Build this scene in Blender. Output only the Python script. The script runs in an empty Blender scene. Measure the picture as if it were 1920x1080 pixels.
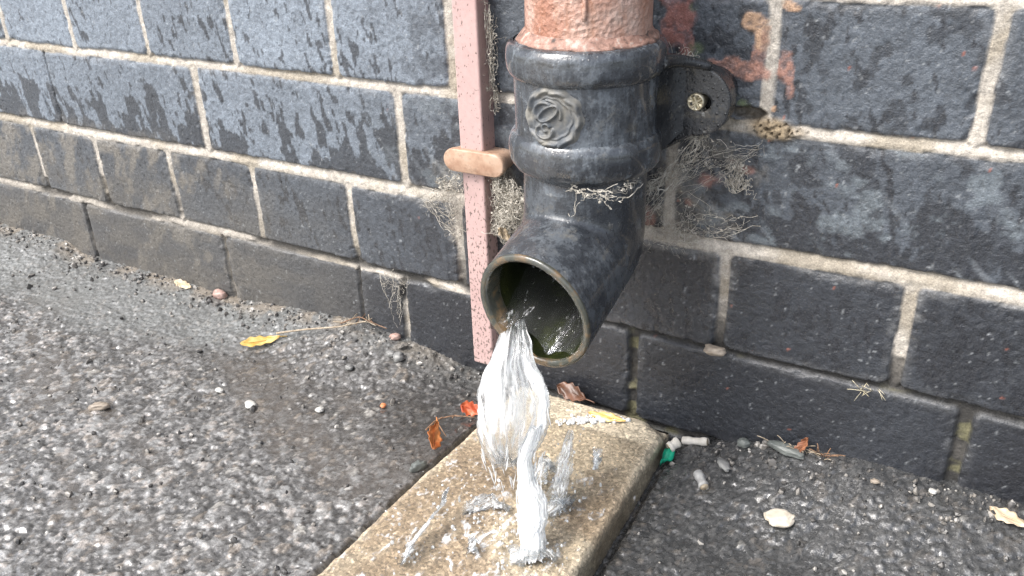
import bpy, bmesh, math, random
import numpy as np
from mathutils import Vector, Matrix

# ------------------------------------------------------------------ camera, sky, sun, exposure
sc = bpy.context.scene
COL = sc.collection
R = np.array([[0.86796852, 0.19807822, -0.45540715],
              [0.49556067, -0.40529585, 0.7682154],
              [-0.03240789, -0.89246865, -0.44994381]])   # rows: world axes seen by the lens
FPX = 1612.62
CP = np.array([0.0, -0.53, 0.395])
cam_d = bpy.data.cameras.new('camera'); cam = bpy.data.objects.new('camera', cam_d); COL.objects.link(cam)
cam_d.sensor_width = 36; cam_d.lens = 36 * FPX / 1920; cam_d.clip_start = 0.01; cam_d.clip_end = 500
U, S_, Vt = np.linalg.svd(R); Ro = U @ Vt
m = Matrix.Identity(4)
for i in range(3):
    m[i][0] = Ro[i, 0]; m[i][1] = -Ro[i, 1]; m[i][2] = -Ro[i, 2]; m[i][3] = CP[i]
cam.matrix_world = m
sc.camera = cam
w = bpy.data.worlds.new("World"); sc.world = w; w.use_nodes = True
wn = w.node_tree.nodes; wl = w.node_tree.links
bg = wn['Background']
sky = wn.new('ShaderNodeTexSky'); sky.sky_type = 'NISHITA'; sky.sun_disc = False
SUN_EL, SUN_AZ = 52.0, 215.0          # degrees; azimuth clockwise from +y
sky.sun_elevation = math.radians(SUN_EL); sky.sun_rotation = math.radians(SUN_AZ)
sky.air_density = 1.0; sky.dust_density = 4.0; sky.ozone_density = 1.0
hs = wn.new('ShaderNodeHueSaturation'); hs.inputs['Saturation'].default_value = 0.5
wl.new(sky.outputs[0], hs.inputs['Color']); wl.new(hs.outputs[0], bg.inputs[0])
bg.inputs[1].default_value = 0.15
sd = bpy.data.lights.new('sun', 'SUN'); sd.energy = 1.3; sd.angle = math.radians(25); sd.color = (1, 0.97, 0.93)
sun = bpy.data.objects.new('sun', sd); COL.objects.link(sun)
az = math.radians(SUN_AZ); el = math.radians(SUN_EL)
sv = Vector((math.sin(az) * math.cos(el), math.cos(az) * math.cos(el), math.sin(el)))
sun.rotation_euler = sv.to_track_quat('Z', 'Y').to_euler(); sun.location = sv * 6
sc.view_settings.view_transform = 'Standard'; sc.view_settings.look = 'None'
sc.view_settings.exposure = 1.28; sc.view_settings.gamma = 1.0
sc.render.engine = 'CYCLES'
sc.cycles.use_denoising = True; sc.cycles.denoiser = 'OPENIMAGEDENOISE'; sc.cycles.denoising_input_passes = 'RGB_ALBEDO_NORMAL'; sc.cycles.denoising_prefilter = 'NONE'
sc.cycles.max_bounces = 10; sc.cycles.sample_clamp_indirect = 4.0; sc.cycles.transparent_max_bounces = 24

# ------------------------------------------------------------------ helpers
rng = np.random.default_rng(7); random.seed(7)

def ray(px, py): return R @ np.array([(px - 960) / FPX, (py - 540) / FPX, 1.0])
def on_y(px, py, Y=0.0):
    d = ray(px, py); return CP + d * ((Y - CP[1]) / d[1])
def on_z(px, py, Z=0.0):
    d = ray(px, py); return CP + d * ((Z - CP[2]) / d[2])

def hsh(ix, iy, s):
    h = (ix.astype(np.int64) * 374761393 + iy.astype(np.int64) * 668265263 + s * 982451653) & 0xffffffff
    h = ((h ^ (h >> 13)) * 1274126177) & 0xffffffff
    h = ((h ^ (h >> 16)) * 2246822519) & 0xffffffff
    return ((h ^ (h >> 15)) & 0xffffff) / float(0xffffff)
def vn(x, y, s=0):
    x = np.asarray(x, float); y = np.asarray(y, float)
    ix = np.floor(x); iy = np.floor(y); fx = x - ix; fy = y - iy
    fx = fx**3 * (fx * (fx * 6 - 15) + 10); fy = fy**3 * (fy * (fy * 6 - 15) + 10)
    a = hsh(ix, iy, s); b = hsh(ix + 1, iy, s); c = hsh(ix, iy + 1, s); d = hsh(ix + 1, iy + 1, s)
    return (a + (b - a) * fx) * (1 - fy) + (c + (d - c) * fx) * fy
def fbm(x, y, s=0, o=4, g=0.5):
    t = 0; A = 1; n = 0
    for k in range(o):
        t = t + A * vn(x * 2**k + 13.7 * k, y * 2**k - 7.3 * k, s + 17 * k); n += A; A *= g
    return t / n                                    # 0..1, mean .5
def worley(x, y, s=0):
    ix = np.floor(x); iy = np.floor(y)
    F1 = np.full(x.shape, 9.0); F2 = np.full(x.shape, 9.0); ID = np.zeros(x.shape)
    for dx in (-1, 0, 1):
        for dy in (-1, 0, 1):
            cx = ix + dx; cy = iy + dy
            px = cx + hsh(cx, cy, s); py = cy + hsh(cx, cy, s + 5)
            d = np.hypot(px - x, py - y); i = hsh(cx, cy, s + 9)
            c = d < F1
            F2 = np.where(c, F1, np.minimum(F2, d)); ID = np.where(c, i, ID); F1 = np.where(c, d, F1)
    return F1, F2, ID
def facets(x, y, s=0):                              # flat random-tilted stone tops: height -1..1, distance to the edge, id
    ix = np.floor(x); iy = np.floor(y)
    F1 = np.full(x.shape, 9.0); F2 = np.full(x.shape, 9.0); ID = np.zeros(x.shape); DX = np.zeros(x.shape); DY = np.zeros(x.shape)
    for dx in (-1, 0, 1):
        for dy in (-1, 0, 1):
            cx = ix + dx; cy = iy + dy
            vx = x - cx - hsh(cx, cy, s); vy = y - cy - hsh(cx, cy, s + 5); i = hsh(cx, cy, s + 9)
            d = np.abs(vx) * .35 + np.hypot(vx, vy) * .8 - .18 * i; c = d < F1
            F2 = np.where(c, F1, np.minimum(F2, d)); F1 = np.where(c, d, F1)
            ID = np.where(c, i, ID); DX = np.where(c, vx, DX); DY = np.where(c, vy, DY)
    g = lambda k: hsh(np.floor(ID * 1e6), np.floor(ID * 1e4), k)
    return (g(3) - .5) * 1.6 + (g(1) - .5) * 2.2 * DX + (g(2) - .5) * 2.2 * DY, F2 - F1, ID
def ss(a, b, x):
    t = np.clip((x - a) / (b - a), 0, 1); return t * t * (3 - 2 * t)
def mixc(c, col, m): return c * (1 - m[..., None]) + np.array(col) * m[..., None]

def lin(r, g, b):                                   # sRGB 0-255 to linear
    return tuple(((v / 255) / 12.92 if v / 255 < .04045 else ((v / 255 + .055) / 1.055)**2.4) for v in (r, g, b))

def link(o, parent=None):
    COL.objects.link(o)
    if parent is not None: o.parent = parent
    return o
def mesh_np(name, V, F, mat, parent=None, smooth=True, attrs=None):
    V = np.asarray(V, np.float32); me = bpy.data.meshes.new(name)
    if isinstance(F, np.ndarray):
        n, k = F.shape
        me.vertices.add(len(V)); me.vertices.foreach_set('co', V.ravel())
        me.loops.add(n * k); me.loops.foreach_set('vertex_index', F.astype(np.int32).ravel())
        me.polygons.add(n); me.polygons.foreach_set('loop_start', np.arange(0, n * k, k, dtype=np.int32))
        me.polygons.foreach_set('loop_total', np.full(n, k, np.int32))
        me.update(calc_edges=True)
    else:
        me.from_pydata([tuple(map(float, v)) for v in V], [], F)
    me.validate()
    me.polygons.foreach_set('use_smooth', np.full(len(me.polygons), smooth))
    for k, a in (attrs or {}).items():
        a = np.asarray(a, np.float32)
        if a.ndim == 1:
            at = me.attributes.new(k, 'FLOAT', 'POINT'); at.data.foreach_set('value', a)
        else:
            at = me.attributes.new(k, 'FLOAT_COLOR', 'POINT')
            at.data.foreach_set('color', np.concatenate([a, np.ones((len(a), 1), np.float32)], 1).ravel())
    if mat: me.materials.append(mat)
    me.update()
    return link(bpy.data.objects.new(name, me), parent)
def grid_faces(nu, nv, wrap=False):
    i = np.arange(nu - 1)[:, None]; j = np.arange(nv if wrap else nv - 1)[None, :]
    j2 = (j + 1) % nv
    return np.stack([i * nv + j, (i + 1) * nv + j, (i + 1) * nv + j2, i * nv + j2], -1).reshape(-1, 4)
def thing(name, label, cat, loc=(0, 0, 0), group=None):
    o = bpy.data.objects.new(name, None); o.empty_display_size = .02; link(o); o.location = loc
    return tag(o, label, cat, group)
def tag(o, label, cat, group=None, kind=None):
    o['label'] = label; o['category'] = cat
    if group: o['group'] = group
    if kind: o['kind'] = kind
    return o
def recentre(o, p):                                 # put a mesh object's origin at p
    p = Vector([float(v) for v in p]); o.data.transform(Matrix.Translation(-p)); o.location = p; return o
def part(name, V, F, mat, root, **k):
    V = np.asarray(V, float) - np.array(root.location); return mesh_np(name, V, F, mat, root, **k)

class NT:
    def __init__(s, name):
        s.m = bpy.data.materials.new(name); s.m.use_nodes = True; s.t = s.m.node_tree; s.n = s.t.nodes
        s.b = s.n['Principled BSDF']; s.out = s.n['Material Output']
        s.tc = s.n.new('ShaderNodeTexCoord'); s.co = s.tc.outputs['Object']
    def L(s, a, b): s.t.links.new(a, b)
    def set(s, i, v):
        if hasattr(v, 'links') or isinstance(v, bpy.types.NodeSocket): s.L(v, i)
        else: i.default_value = v
    def attr(s, n, f='Color'):
        a = s.n.new('ShaderNodeAttribute'); a.attribute_name = n; return a.outputs[f]
    def noise(s, scale, detail=4, rough=.55, vec=None, dist=0):
        n = s.n.new('ShaderNodeTexNoise'); n.inputs['Scale'].default_value = scale
        n.inputs['Detail'].default_value = detail; n.inputs['Roughness'].default_value = rough
        n.inputs['Distortion'].default_value = dist; s.L(vec or s.co, n.inputs['Vector']); return n.outputs[0]
    def vor(s, scale, feat='F1', vec=None, out='Distance'):
        n = s.n.new('ShaderNodeTexVoronoi'); n.feature = feat; n.inputs['Scale'].default_value = scale
        s.L(vec or s.co, n.inputs['Vector']); return n.outputs[out]
    def mapv(s, sc_):
        n = s.n.new('ShaderNodeMapping'); n.inputs['Scale'].default_value = sc_; s.L(s.co, n.inputs[0]); return n.outputs[0]
    def ramp(s, v, stops, interp='LINEAR'):
        n = s.n.new('ShaderNodeValToRGB'); r = n.color_ramp; r.interpolation = interp
        while len(r.elements) < len(stops): r.elements.new(.5)
        for e, (p, c) in zip(r.elements, stops):
            e.position = p; e.color = (c, c, c, 1) if not hasattr(c, '__len__') else (*c, 1)
        s.L(v, n.inputs[0]); return n.outputs[0]
    def mix(s, f, a, b, mode='MIX'):
        n = s.n.new('ShaderNodeMix'); n.data_type = 'RGBA'; n.blend_type = mode
        for i, v in ((0, f), (6, a), (7, b)):
            if isinstance(v, tuple) and len(v) == 3: v = (*v, 1)
            s.set(n.inputs[i], v)
        return n.outputs[2]
    def math(s, op, a, b=0.0, clamp=False):
        n = s.n.new('ShaderNodeMath'); n.operation = op; n.use_clamp = clamp
        s.set(n.inputs[0], a); s.set(n.inputs[1], b); return n.outputs[0]
    def bump(s, h, st=.3, d=.001, prev=None):
        n = s.n.new('ShaderNodeBump'); n.inputs['Strength'].default_value = st; n.inputs['Distance'].default_value = d
        s.L(h, n.inputs['Height'])
        if prev: s.L(prev, n.inputs['Normal'])
        return n.outputs[0]
    def fin(s, col=None, rough=None, nrm=None, spec=None, metal=None, **k):
        for n, v in (('Base Color', col), ('Roughness', rough), ('Normal', nrm), ('Specular IOR Level', spec), ('Metallic', metal)):
            if v is not None:
                if isinstance(v, tuple) and len(v) == 3: v = (*v, 1)
                s.set(s.b.inputs[n], v)
        for n, v in k.items(): s.set(s.b.inputs[n.replace('_', ' ')], v)
        return s.m

# tubes: polyline -> triangular / n-gon tube in lists
def tube(V, F, pts, r, n=4, cap=True):
    pts = np.asarray(pts, float); r = np.broadcast_to(np.asarray(r, float), (len(pts),))
    t = np.gradient(pts, axis=0); t /= np.linalg.norm(t, axis=1)[:, None] + 1e-12
    a = np.array([0.31, 0.77, 0.55]); b0 = len(V)
    for p, d, rr in zip(pts, t, r):
        u = np.cross(d, a); u /= np.linalg.norm(u) + 1e-9; v = np.cross(d, u)
        for k in range(n):
            g = 2 * math.pi * k / n; V.append(p + rr * (math.cos(g) * u + math.sin(g) * v))
    for i in range(len(pts) - 1):
        for k in range(n):
            F.append((b0 + i * n + k, b0 + i * n + (k + 1) % n, b0 + (i + 1) * n + (k + 1) % n, b0 + (i + 1) * n + k))
    if cap and n > 2:
        F.append(tuple(b0 + k for k in range(n))[::-1]); e = b0 + (len(pts) - 1) * n; F.append(tuple(e + k for k in range(n)))
def bez(a, b, c, n): 
    t = np.linspace(0, 1, n)[:, None]; a, b, c = map(np.asarray, (a, b, c)); return a * (1 - t)**2 + 2 * b * t * (1 - t) + c * t * t
def spaced(lo, hi, fine_lo, fine_hi, step, grow=1.25):
    mid = np.arange(fine_lo, fine_hi + step * .5, step)
    a = []; x = mid[0]; s = step
    while x > lo: s *= grow; x -= s; a.append(max(x, lo))
    b = []; x = mid[-1]; s = step
    while x < hi: s *= grow; x += s; b.append(min(x, hi))
    return np.concatenate([a[::-1], mid, b])

# ------------------------------------------------------------------ the brick wall
K = 0.53
BEDS = [(-0.0085, .008), (0.0724, .0085), (0.1530, .0105), (0.2370, .0078), (0.3180, .0075)]
ROWS = {  # joints of each course: (x, width); courses bottom to top
    'E': [(-1.727, .007), (-1.51, .007), (-1.3, .007), (-1.09, .007), (-.88, .007), (-.67, .007), (-.46, .007), (-.25, .007), (-.04, .007), (.17, .007)],
    'D': [(-2.04, .007), (-1.618, .004), (-1.214, .004), (-.894, .0025), (-.803, .004), (-.395, .0065), (.034, .008), (.45, .008)],
    'C': [(-1.93, .005), (-1.727, .005), (-1.53, .006), (-1.319, .006), (-1.108, .006), (-.893, .006), (-.683, .0075), (-.475, .007), (-.272, .0065), (-.052, .0075), (.16, .007), (.37, .007)],
    'B': [(-2.04, .003), (-1.614, .0018), (-1.206, .0085), (-.777, .0075), (-.352, .008), (.09, .007), (.5, .007)],
    'A': [(-1.93, .005), (-1.72, .006), (-1.514, .006), (-1.311, .0055), (-1.1, .006), (-.889, .0065), (-.677, .008), (-.464, .007), (-.241, .0078), (-.019, .0075), (.19, .007), (.4, .007)],
}
def hdr(off): return [(off + .2125 * k, .007) for k in range(-30, 25)]
def strt(off): return [(off + .425 * k, .007) for k in range(-16, 14)]
gx = spaced(-3.4, 2.6, -1.16, 0.22, .00125, 1.12)
gz = spaced(-0.10, 3.0, -.03, .345, .00125, 1.12)
gz = gz[gz > -.0999]; gz = np.concatenate([[-.1], gz])
X, Z = np.meshgrid(gx, gz, indexing='ij')
WX = X + .0011 * (fbm(X / .03, Z / .03, 1, 3) - .5) + .0016 * (fbm(X / .008, Z / .008, 2, 3) - .5)
WZ = Z + .003 * (fbm(X / .09, Z / .5, 3, 3) - .5) + .0018 * (fbm(X / .008, Z / .008, 4, 3) - .5)
course = .0815
bz = [b[0] for b in BEDS]; bw = [b[1] for b in BEDS]
while bz[-1] < 3.2: bz.append(bz[-1] + course); bw.append(.0078)
bz = [-.09] + bz; bw = [.008] + bw
bz = np.array(bz); bw = np.array(bw) * .92
ri = np.clip(np.searchsorted(bz, WZ.ravel()).reshape(WZ.shape) - 1, 0, len(bz) - 2)   # course index
wide = 1 + .5 * (fbm(X / .05, Z / .02, 6, 3) - .5)
thin = 1 - .42 * ss(-.30, -.24, X)
lo_d = (WZ - bz[ri]) - bw[ri] / 2 * wide * np.where(ri == 2, thin, 1); hi_d = (bz[ri + 1] - WZ) - bw[ri + 1] / 2 * wide * np.where(ri == 1, thin, 1)
dB = np.minimum(lo_d, hi_d)
rowdefs = [ROWS['E'], ROWS['D'], ROWS['C'], ROWS['B'], ROWS['A']]
seq = [strt(-.13), hdr(-.02), strt(.09), hdr(-.05)]
while len(rowdefs) < len(bz): rowdefs.append(seq[len(rowdefs) % 4])
dP = np.full(X.shape, 9.0); bid = np.zeros(X.shape); jw = np.full(X.shape, .007)
for r in range(len(bz) - 1):
    msk = ri == r
    if not msk.any(): continue
    js = sorted(rowdefs[r]); jx = np.array([j[0] * K for j in js]); jv = np.array([j[1] for j in js])
    if r < 5:
        ext = np.arange(1, 20) * .1126
        jx = np.concatenate([jx[0] - ext[::-1], jx, jx[-1] + ext]); jv = np.concatenate([np.full(19, .006), jv, np.full(19, .006)])
    xx = WX[msk]; k = np.clip(np.searchsorted(jx, xx), 1, len(jx) - 1)
    a = xx - jx[k - 1] - jv[k - 1] / 2; b = jx[k] - xx - jv[k] / 2
    dP[msk] = np.minimum(a, b); bid[msk] = r * 131 + k
    jw[msk] = np.where(a < b, jv[k - 1], jv[k])
rc = .005
D = np.where((dP < rc) & (dB < rc), rc - np.hypot(rc - dP, rc - dB), np.minimum(dP, dB))
b1 = hsh(bid, bid * 0, 31); b2 = hsh(bid, bid * 0, 32); b3 = hsh(bid, bid * 0, 33)
hb = (b1 - .5) * .0016 + (b2 - .5) * .0015 * (X * 8 % 1 - .5) + .0012 * (fbm(X / .03, Z / .03, 8, 4) - .5) + .0004 * (fbm(X / .003, Z / .003, 9, 2) - .5)
chip = ss(.62, .72, fbm(X / .012, Z / .012, 41, 3)) * ss(.008, .0, D)
hb = hb - .0016 * (1 - np.sqrt(np.clip(1 - (1 - np.clip(D / .003, 0, 1))**2, 0, 1))) - .0015 * chip
# pits in the brick faces
pitF, _, pitI = worley(X / .009, Z / .009, 51)
pit = ss(.16, .06, pitF) * (pitI > .72) ; hb = hb - .0009 * pit
tb = np.where(lo_d < hi_d, WZ - bz[ri], WZ - bz[ri + 1])                       # height above the bed joint's centre
gone = ss(.50, .62, fbm(X / .06, Z / .02, 11, 3) + .25 * ss(.12, .06, Z) * ss(-.33, -.24, X) - .18 * ss(.12, .2, Z))   # washed-out mortar low down
rec = .0006 + .0026 * ss(-.002, .0045, tb) * (dB < dP) + .0045 * gone * ss(.13, .06, Z)
rec = np.where(dP < dB, .0012 + .004 * gone * ss(.13, .06, Z) + .003 * (jw < .0045), rec)
grainF, _, gI = worley(X / .0028, Z / .0028, 61)
hm = -rec + .0009 * (fbm(X / .012, Z / .012, 12, 3) - .5) + .0007 * (fbm(X / .0025, Z / .0025, 13, 2) - .5)
mort = ss(.0007, -.0007, D)                                                     # 1 in the joints
# crumbled mortar right of the fixing lug
cr = on_y(1452, 243); crm = ss(1.0, .55, np.hypot((X - cr[0]) / .021, (Z - cr[2]) / .0085) + .5 * (fbm(X / .01, Z / .01, 14, 3) - .5))
c1, c2, cI = worley(X / .006, Z / .005, 71)
hcr = .004 * (cI - .25) - .006 * ss(.16, .0, c2 - c1)
ho = on_y(1400, 215); hole = ss(1.0, .5, np.hypot((X - ho[0]) / .012, (Z - ho[2]) / .005) + .6 * (fbm(X / .008, Z / .008, 15, 3) - .5))
H = hb * (1 - mort) + hm * mort
H = H * (1 - crm) + hcr * crm - .008 * hole
# ---- colours of the wall
fine = fbm(X / .004, Z / .004, 21, 3); mid = fbm(X / .02, Z / .02, 22, 4); big = fbm(X / .09, Z / .07, 23, 3)
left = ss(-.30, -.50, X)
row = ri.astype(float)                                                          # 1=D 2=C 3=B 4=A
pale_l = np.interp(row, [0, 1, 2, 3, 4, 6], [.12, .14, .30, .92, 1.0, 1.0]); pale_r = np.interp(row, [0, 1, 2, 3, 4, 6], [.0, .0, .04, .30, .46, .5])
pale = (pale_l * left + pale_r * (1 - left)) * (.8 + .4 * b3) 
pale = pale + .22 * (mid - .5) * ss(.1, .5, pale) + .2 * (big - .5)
# a brick's foot holds the water: dark wet patches with ragged, run-down tops, and separate drips
inb = np.clip((WZ - bz[ri]) / (bz[ri + 1] - bz[ri]), 0, 1)
run = fbm(X / .011 + 1.2 * Z / .011 * .15, Z / .024, 24, 4)
soak = ss(.03, .065, run - .47 - .55 * (inb - np.interp(row, [2, 3, 4, 5], [.45, .40, -.5, -.5]) - .25 * (big - .5)))
drip = ss(.69 + .035 * (row >= 4), .715 + .035 * (row >= 4), fbm((X + .2 * Z) / .0038, Z / .011, 25, 2) * .75 + .25 * vn(X / .03, Z / .03, 26) + .06 * (1 - inb))
blot = ss(.58, .63, fbm(X / .013, Z / .016, 27, 3)) * (1 - left)
wet = np.clip(np.maximum(np.maximum(soak * ss(.2, .8, row - 2), drip), blot * .75), 0, 1) * (row >= 2)
pale = np.clip(pale, 0, 1.2)
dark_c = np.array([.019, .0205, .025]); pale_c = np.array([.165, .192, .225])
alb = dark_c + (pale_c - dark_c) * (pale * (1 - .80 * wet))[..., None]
alb = alb * (.78 + .44 * fine)[..., None] * (.9 + .2 * b2)[..., None]
rough = .34 + .22 * pale - .14 * wet + .15 * (mid - .5)
# brownish mud splashed over the low courses on the left
mudn = fbm((X - .45 * Z) / .016, (Z + .3 * X) / .03, 28, 4)
mud = ss(.46, .74, mudn + .30 * (fbm(X / .006, Z / .006, 45, 4) - .5) + .06 * ss(-.75, -1.0, X)) * ss(.175, .14, Z) * ss(-.52, -.70, X)
alb = mixc(alb, (.25, .225, .185), mud * .55)
haze_d = ss(.17, .06, Z) * ss(-.40, -.60, X) * (.45 + .35 * ss(.3, .7, fbm(X / .05, Z / .02, 48, 4)))
alb = mixc(alb, (.105, .098, .087), haze_d)
rough = rough + .25 * mud + .12 * haze_d
# pale bloom on the right bricks
bloom = ss(.56, .72, fbm(X / .02 + 3, Z / .014, 29, 5, .6)) * (row == 3) * (1 - left)
alb = mixc(alb, (.19, .22, .24), bloom * .5)
strk = ss(.68, .8, fbm((X + .9 * Z) / .006, (Z - .2 * X) / .05, 30, 3)) * (row == 3) * (1 - left); alb = mixc(alb, (.2, .22, .24), strk * .45)
# red grog specks
sF, _, sI = worley(X / .02, Z / .02, 81); alb = mixc(alb, (.26, .10, .075), ss(.07 * sI, .02, sF) * (sI > .93) * (1 - left))
wq = fbm(X / .0026, Z / .0032, 82, 3, .65); alb = mixc(alb, (.40, .42, .43), ss(.77, .86, wq) * .4); alb = mixc(alb, (.016, .016, .018), ss(.28, .20, wq) * .5)  # pale specks are wet sparkle painted into the colour, plus small dark specks
# mortar
mc = np.stack([.44 + 0 * X, .405 + 0 * X, .355 + 0 * X], -1) * (.72 + .5 * fbm(X / .007, Z / .007, 34, 4))[..., None] * (.85 + .3 * gI)[..., None]
mc = mixc(mc, (.26, .225, .17), ss(.5, .7, fbm(X / .05, Z / .03, 35, 4)) * .7)
lowdark = ss(.14, .03, Z) * ss(-.30, -.25, X); mc = mixc(mc, (.085, .075, .060), lowdark * .85 * ss(.35, .6, fbm(X / .01, Z / .012, 49, 3)) )
mc = mixc(mc, (.022, .022, .022), gone * ss(.13, .07, Z) * .9)
mc = mixc(mc, (.17, .16, .085), ss(.62, .72, fbm(X / .03, Z / .012, 36, 3)) * ss(.1, .06, Z) * ss(-.3, -.2, X) * .6)
mc = mixc(mc, (.16, .145, .125), ss(.13, .05, Z) * ss(-.4, -.6, X) * .55)
mc = mixc(mc, (.03, .03, .03), ((jw < .003) & (dP < dB)) * .7)
smear = ss(.008 , 0, D) * ss(.25, .75, fbm(X / .022, Z / .005, 37, 5, .65)) * np.where(hi_d < lo_d, 1.0, .35) * (1 - mort)
smear_r = smear * (.35 + .65 * ss(-.32, -.2, X) * (ri == 2))
alb = mixc(alb, (.30, .30, .295), smear_r * .55)
alb = alb * (1 - mort)[..., None] + mc * mort[..., None]; rough = rough * (1 - mort) + .9 * mort
alb = mixc(alb, (.30, .235, .155), crm); alb = alb * (1 - .55 * crm * ss(.14, .0, c2 - c1))[..., None]; rough = rough * (1 - crm) + .9 * crm
alb = mixc(alb, (.12, .105, .085), hole)
# old paint: smears of pink, red and peach round the pipe
def blob(lst, edge=.35, nz=.9, seed=90):
    M = np.full(X.shape, -9.0)
    for (px, py, rx, ry, rot) in lst:
        c = on_y(px, py); kx = abs(on_y(px + 1, py)[0] - c[0]); kz = abs(on_y(px, py + 1)[2] - c[2])
        dx = (X - c[0]) / kx; dz = -(Z - c[2]) / kz - .21 * dx; a_ = math.radians(rot)
        u = dx * math.cos(a_) + dz * math.sin(a_); v = -dx * math.sin(a_) + dz * math.cos(a_)
        M = np.maximum(M, 1.15 - np.hypot(u / rx, v / ry))
    n_ = fbm(X / .009, Z / .009, seed, 4, .6) - .5
    return ss(0, edge * 1.4, M + nz * n_ - .12) * (.45 + .55 * ss(.34, .52, fbm(X / .004, Z / .004, seed + 9, 4, .6)))
pk = blob([(1275, 40, 34, 55, 15), (1288, 85, 16, 35, 0), (1262, 5, 25, 20, 0)], .2, .8, 91)
alb = mixc(alb, (.33, .145, .12), pk * .85); rough = rough * (1 - pk) + .45 * pk
rd = blob([(1390, 128, 55, 22, -8), (1345, 118, 24, 10, 0), (1425, 90, 16, 50, 8), (1472, 130, 18, 34, -8), (1480, 170, 9, 16, 0)], .25, 1.1, 92)
alb = mixc(alb, (.38, .20, .15), rd * .85); rough = rough * (1 - rd) + .5 * rd
pe = blob([(1412, 38, 24, 18, 0), (1428, 66, 15, 34, 0), (1484, 12, 20, 11, 0), (1450, 205, 6, 6, 0)], .2, .8, 93)
alb = mixc(alb, (.48, .31, .20), pe * .9); rough = rough * (1 - pe) + .5 * pe
fp = blob([(1330, 338, 42, 16, -15), (1215, 405, 14, 22, 0), (1290, 380, 12, 8, 0), (1395, 318, 30, 10, -10)], .6, 1.3, 94)
alb = mixc(alb, (.34, .16, .12), fp * .65)
ms = blob([(1388, 195, 20, 14, 0), (1308, 95, 18, 22, 20), (1300, 10, 8, 12, 0)], .5, 1.6, 95); alb = mixc(alb, (.15, .19, .11), ms * .8 * ss(.35, .6, fbm(X / .003, Z / .003, 47, 3)))
dust = blob([(1340, 280, 130, 34, 12), (1280, 430, 110, 38, 14), (1310, 400, 90, 40, 0), (1260, 330, 50, 60, 0), (1400, 245, 40, 14, 0)], .8, 1.2, 96)
dust = dust * (.45 + .55 * ss(.38, .58, fbm(X / .004, Z / .004, 46, 4, .65))); alb = mixc(alb, (.33, .30, .25), dust * .6); rough = rough + .35 * dust * (1 - rough); 
dl = blob([(850, 340, 40, 50, 0), (855, 420, 22, 70, 0), (800, 370, 55, 26, 14), (955, 350, 30, 60, 0)], .8, 1.3, 97)
alb = mixc(alb, (.36, .34, .30), dl * .6); rough = rough + .35 * dl * (1 - rough)
H = H + .0004 * (pk + rd + pe)
rough = np.clip(rough, .16, 1)

m_ = NT('brick_and_mortar')
f1 = m_.noise(900, 3, .6); f2 = m_.noise(260, 4, .6); vv = m_.vor(420)
col = m_.mix(1.0, m_.attr('albedo'), m_.ramp(f1, [(.3, .75), (.7, 1.25)]), 'MULTIPLY'); col = m_.mix(1.0, col, m_.ramp(f2, [(.3, .80), (.7, 1.2)]), 'MULTIPLY')
fleck = m_.ramp(m_.noise(520, 2, .5), [(.74, 0.0), (.80, 1.0)])  # tiny glints of the brick face, put into its colour as white flecks
col = m_.mix(m_.math('MULTIPLY', fleck, .2), col, (.36, .37, .37))
rg = m_.math('ADD', m_.attr('rough', 'Fac'), m_.math('MULTIPLY', m_.math('SUBTRACT', f2, .5), .35), True)
nb = m_.bump(f2, .8, .0014); nb = m_.bump(f1, .6, .0006, nb)
MAT_WALL = m_.fin(col, rg, nb, .5)

nx, nz_ = X.shape
V = np.stack([X, -H, Z], -1).reshape(-1, 3)
F = grid_faces(nx, nz_)[:, ::-1]
F = F[:, ::-1]
# thickness: a rim running back .22 m and a rear face
per = np.concatenate([np.arange(nz_), np.arange(1, nx) * nz_ + nz_ - 1, (nx - 1) * nz_ + np.arange(nz_ - 2, -1, -1), np.arange(nx - 2, 0, -1) * nz_])
bk = V[per].copy(); bk[:, 1] = .22; o0 = len(V); n_ = len(per)
side = np.stack([per, np.roll(per, -1), o0 + (np.arange(n_) + 1) % n_, o0 + np.arange(n_)], -1)
cs = [o0 + 0, o0 + nz_ - 1, o0 + nz_ + nx - 2, o0 + 2 * nz_ + nx - 3]
V = np.concatenate([V, bk]); F = np.concatenate([F, side, np.array([cs])])
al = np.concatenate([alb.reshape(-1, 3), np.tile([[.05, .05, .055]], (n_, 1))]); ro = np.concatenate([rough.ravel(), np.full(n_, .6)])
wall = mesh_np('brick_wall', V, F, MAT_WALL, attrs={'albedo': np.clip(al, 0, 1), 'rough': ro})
tag(wall, 'wet dark blue brick wall with pale sandy mortar joints', 'wall')

# ------------------------------------------------------------------ ground: old wet asphalt
BASE_X = [-3, -1.043, -.93, -.905, -.885, -.65, -.56, -.476, -.40, -.36, -.28, -.172, -.145, -.115, -.09, -.06, -.03, .005, .035, .06, 2.6]
BASE_Z = [.012, .012, .016, .014, .003, .000, .009, .0145, .004, -.005, -.008, -.015, -.0085, .0008, .0078, .0105, .0125, .0112, .0125, .012, .012]
def ground_z(x, y):
    d = np.clip(-y, 0, None)
    near = np.interp(x, BASE_X, BASE_Z)
    left_far = -.004 + .010 * ss(-.75, -1.1, x) + 0 * d
    right_far = -.019 + .010 * ss(-.12, .05, x)
    far = np.where(x < -.24, left_far, right_far)
    s_ = ss(0.0, np.where(x < -.24, .085, .10), d)
    return near * (1 - s_) + far * s_
SLAB = [(-.174, -.012), (-.1685, -.40), (-.316, -.40), (-.302, -.012)]          # back right, near right, near left, back left
def slab_x(y):
    t = (-.012 - y) / .388
    return -.302 + t * (-.014), -.174 + t * .0055
ax = spaced(-30, 30, -1.2, .24, .00125, 1.18); ay = spaced(-30, 30, -.46, .008, .00125, 1.18)
X, Y = np.meshgrid(ax, ay, indexing='ij')
G = ground_z(X, Y) + .005 * (fbm(X / .12, Y / .12, 101, 3) - .5)
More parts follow.
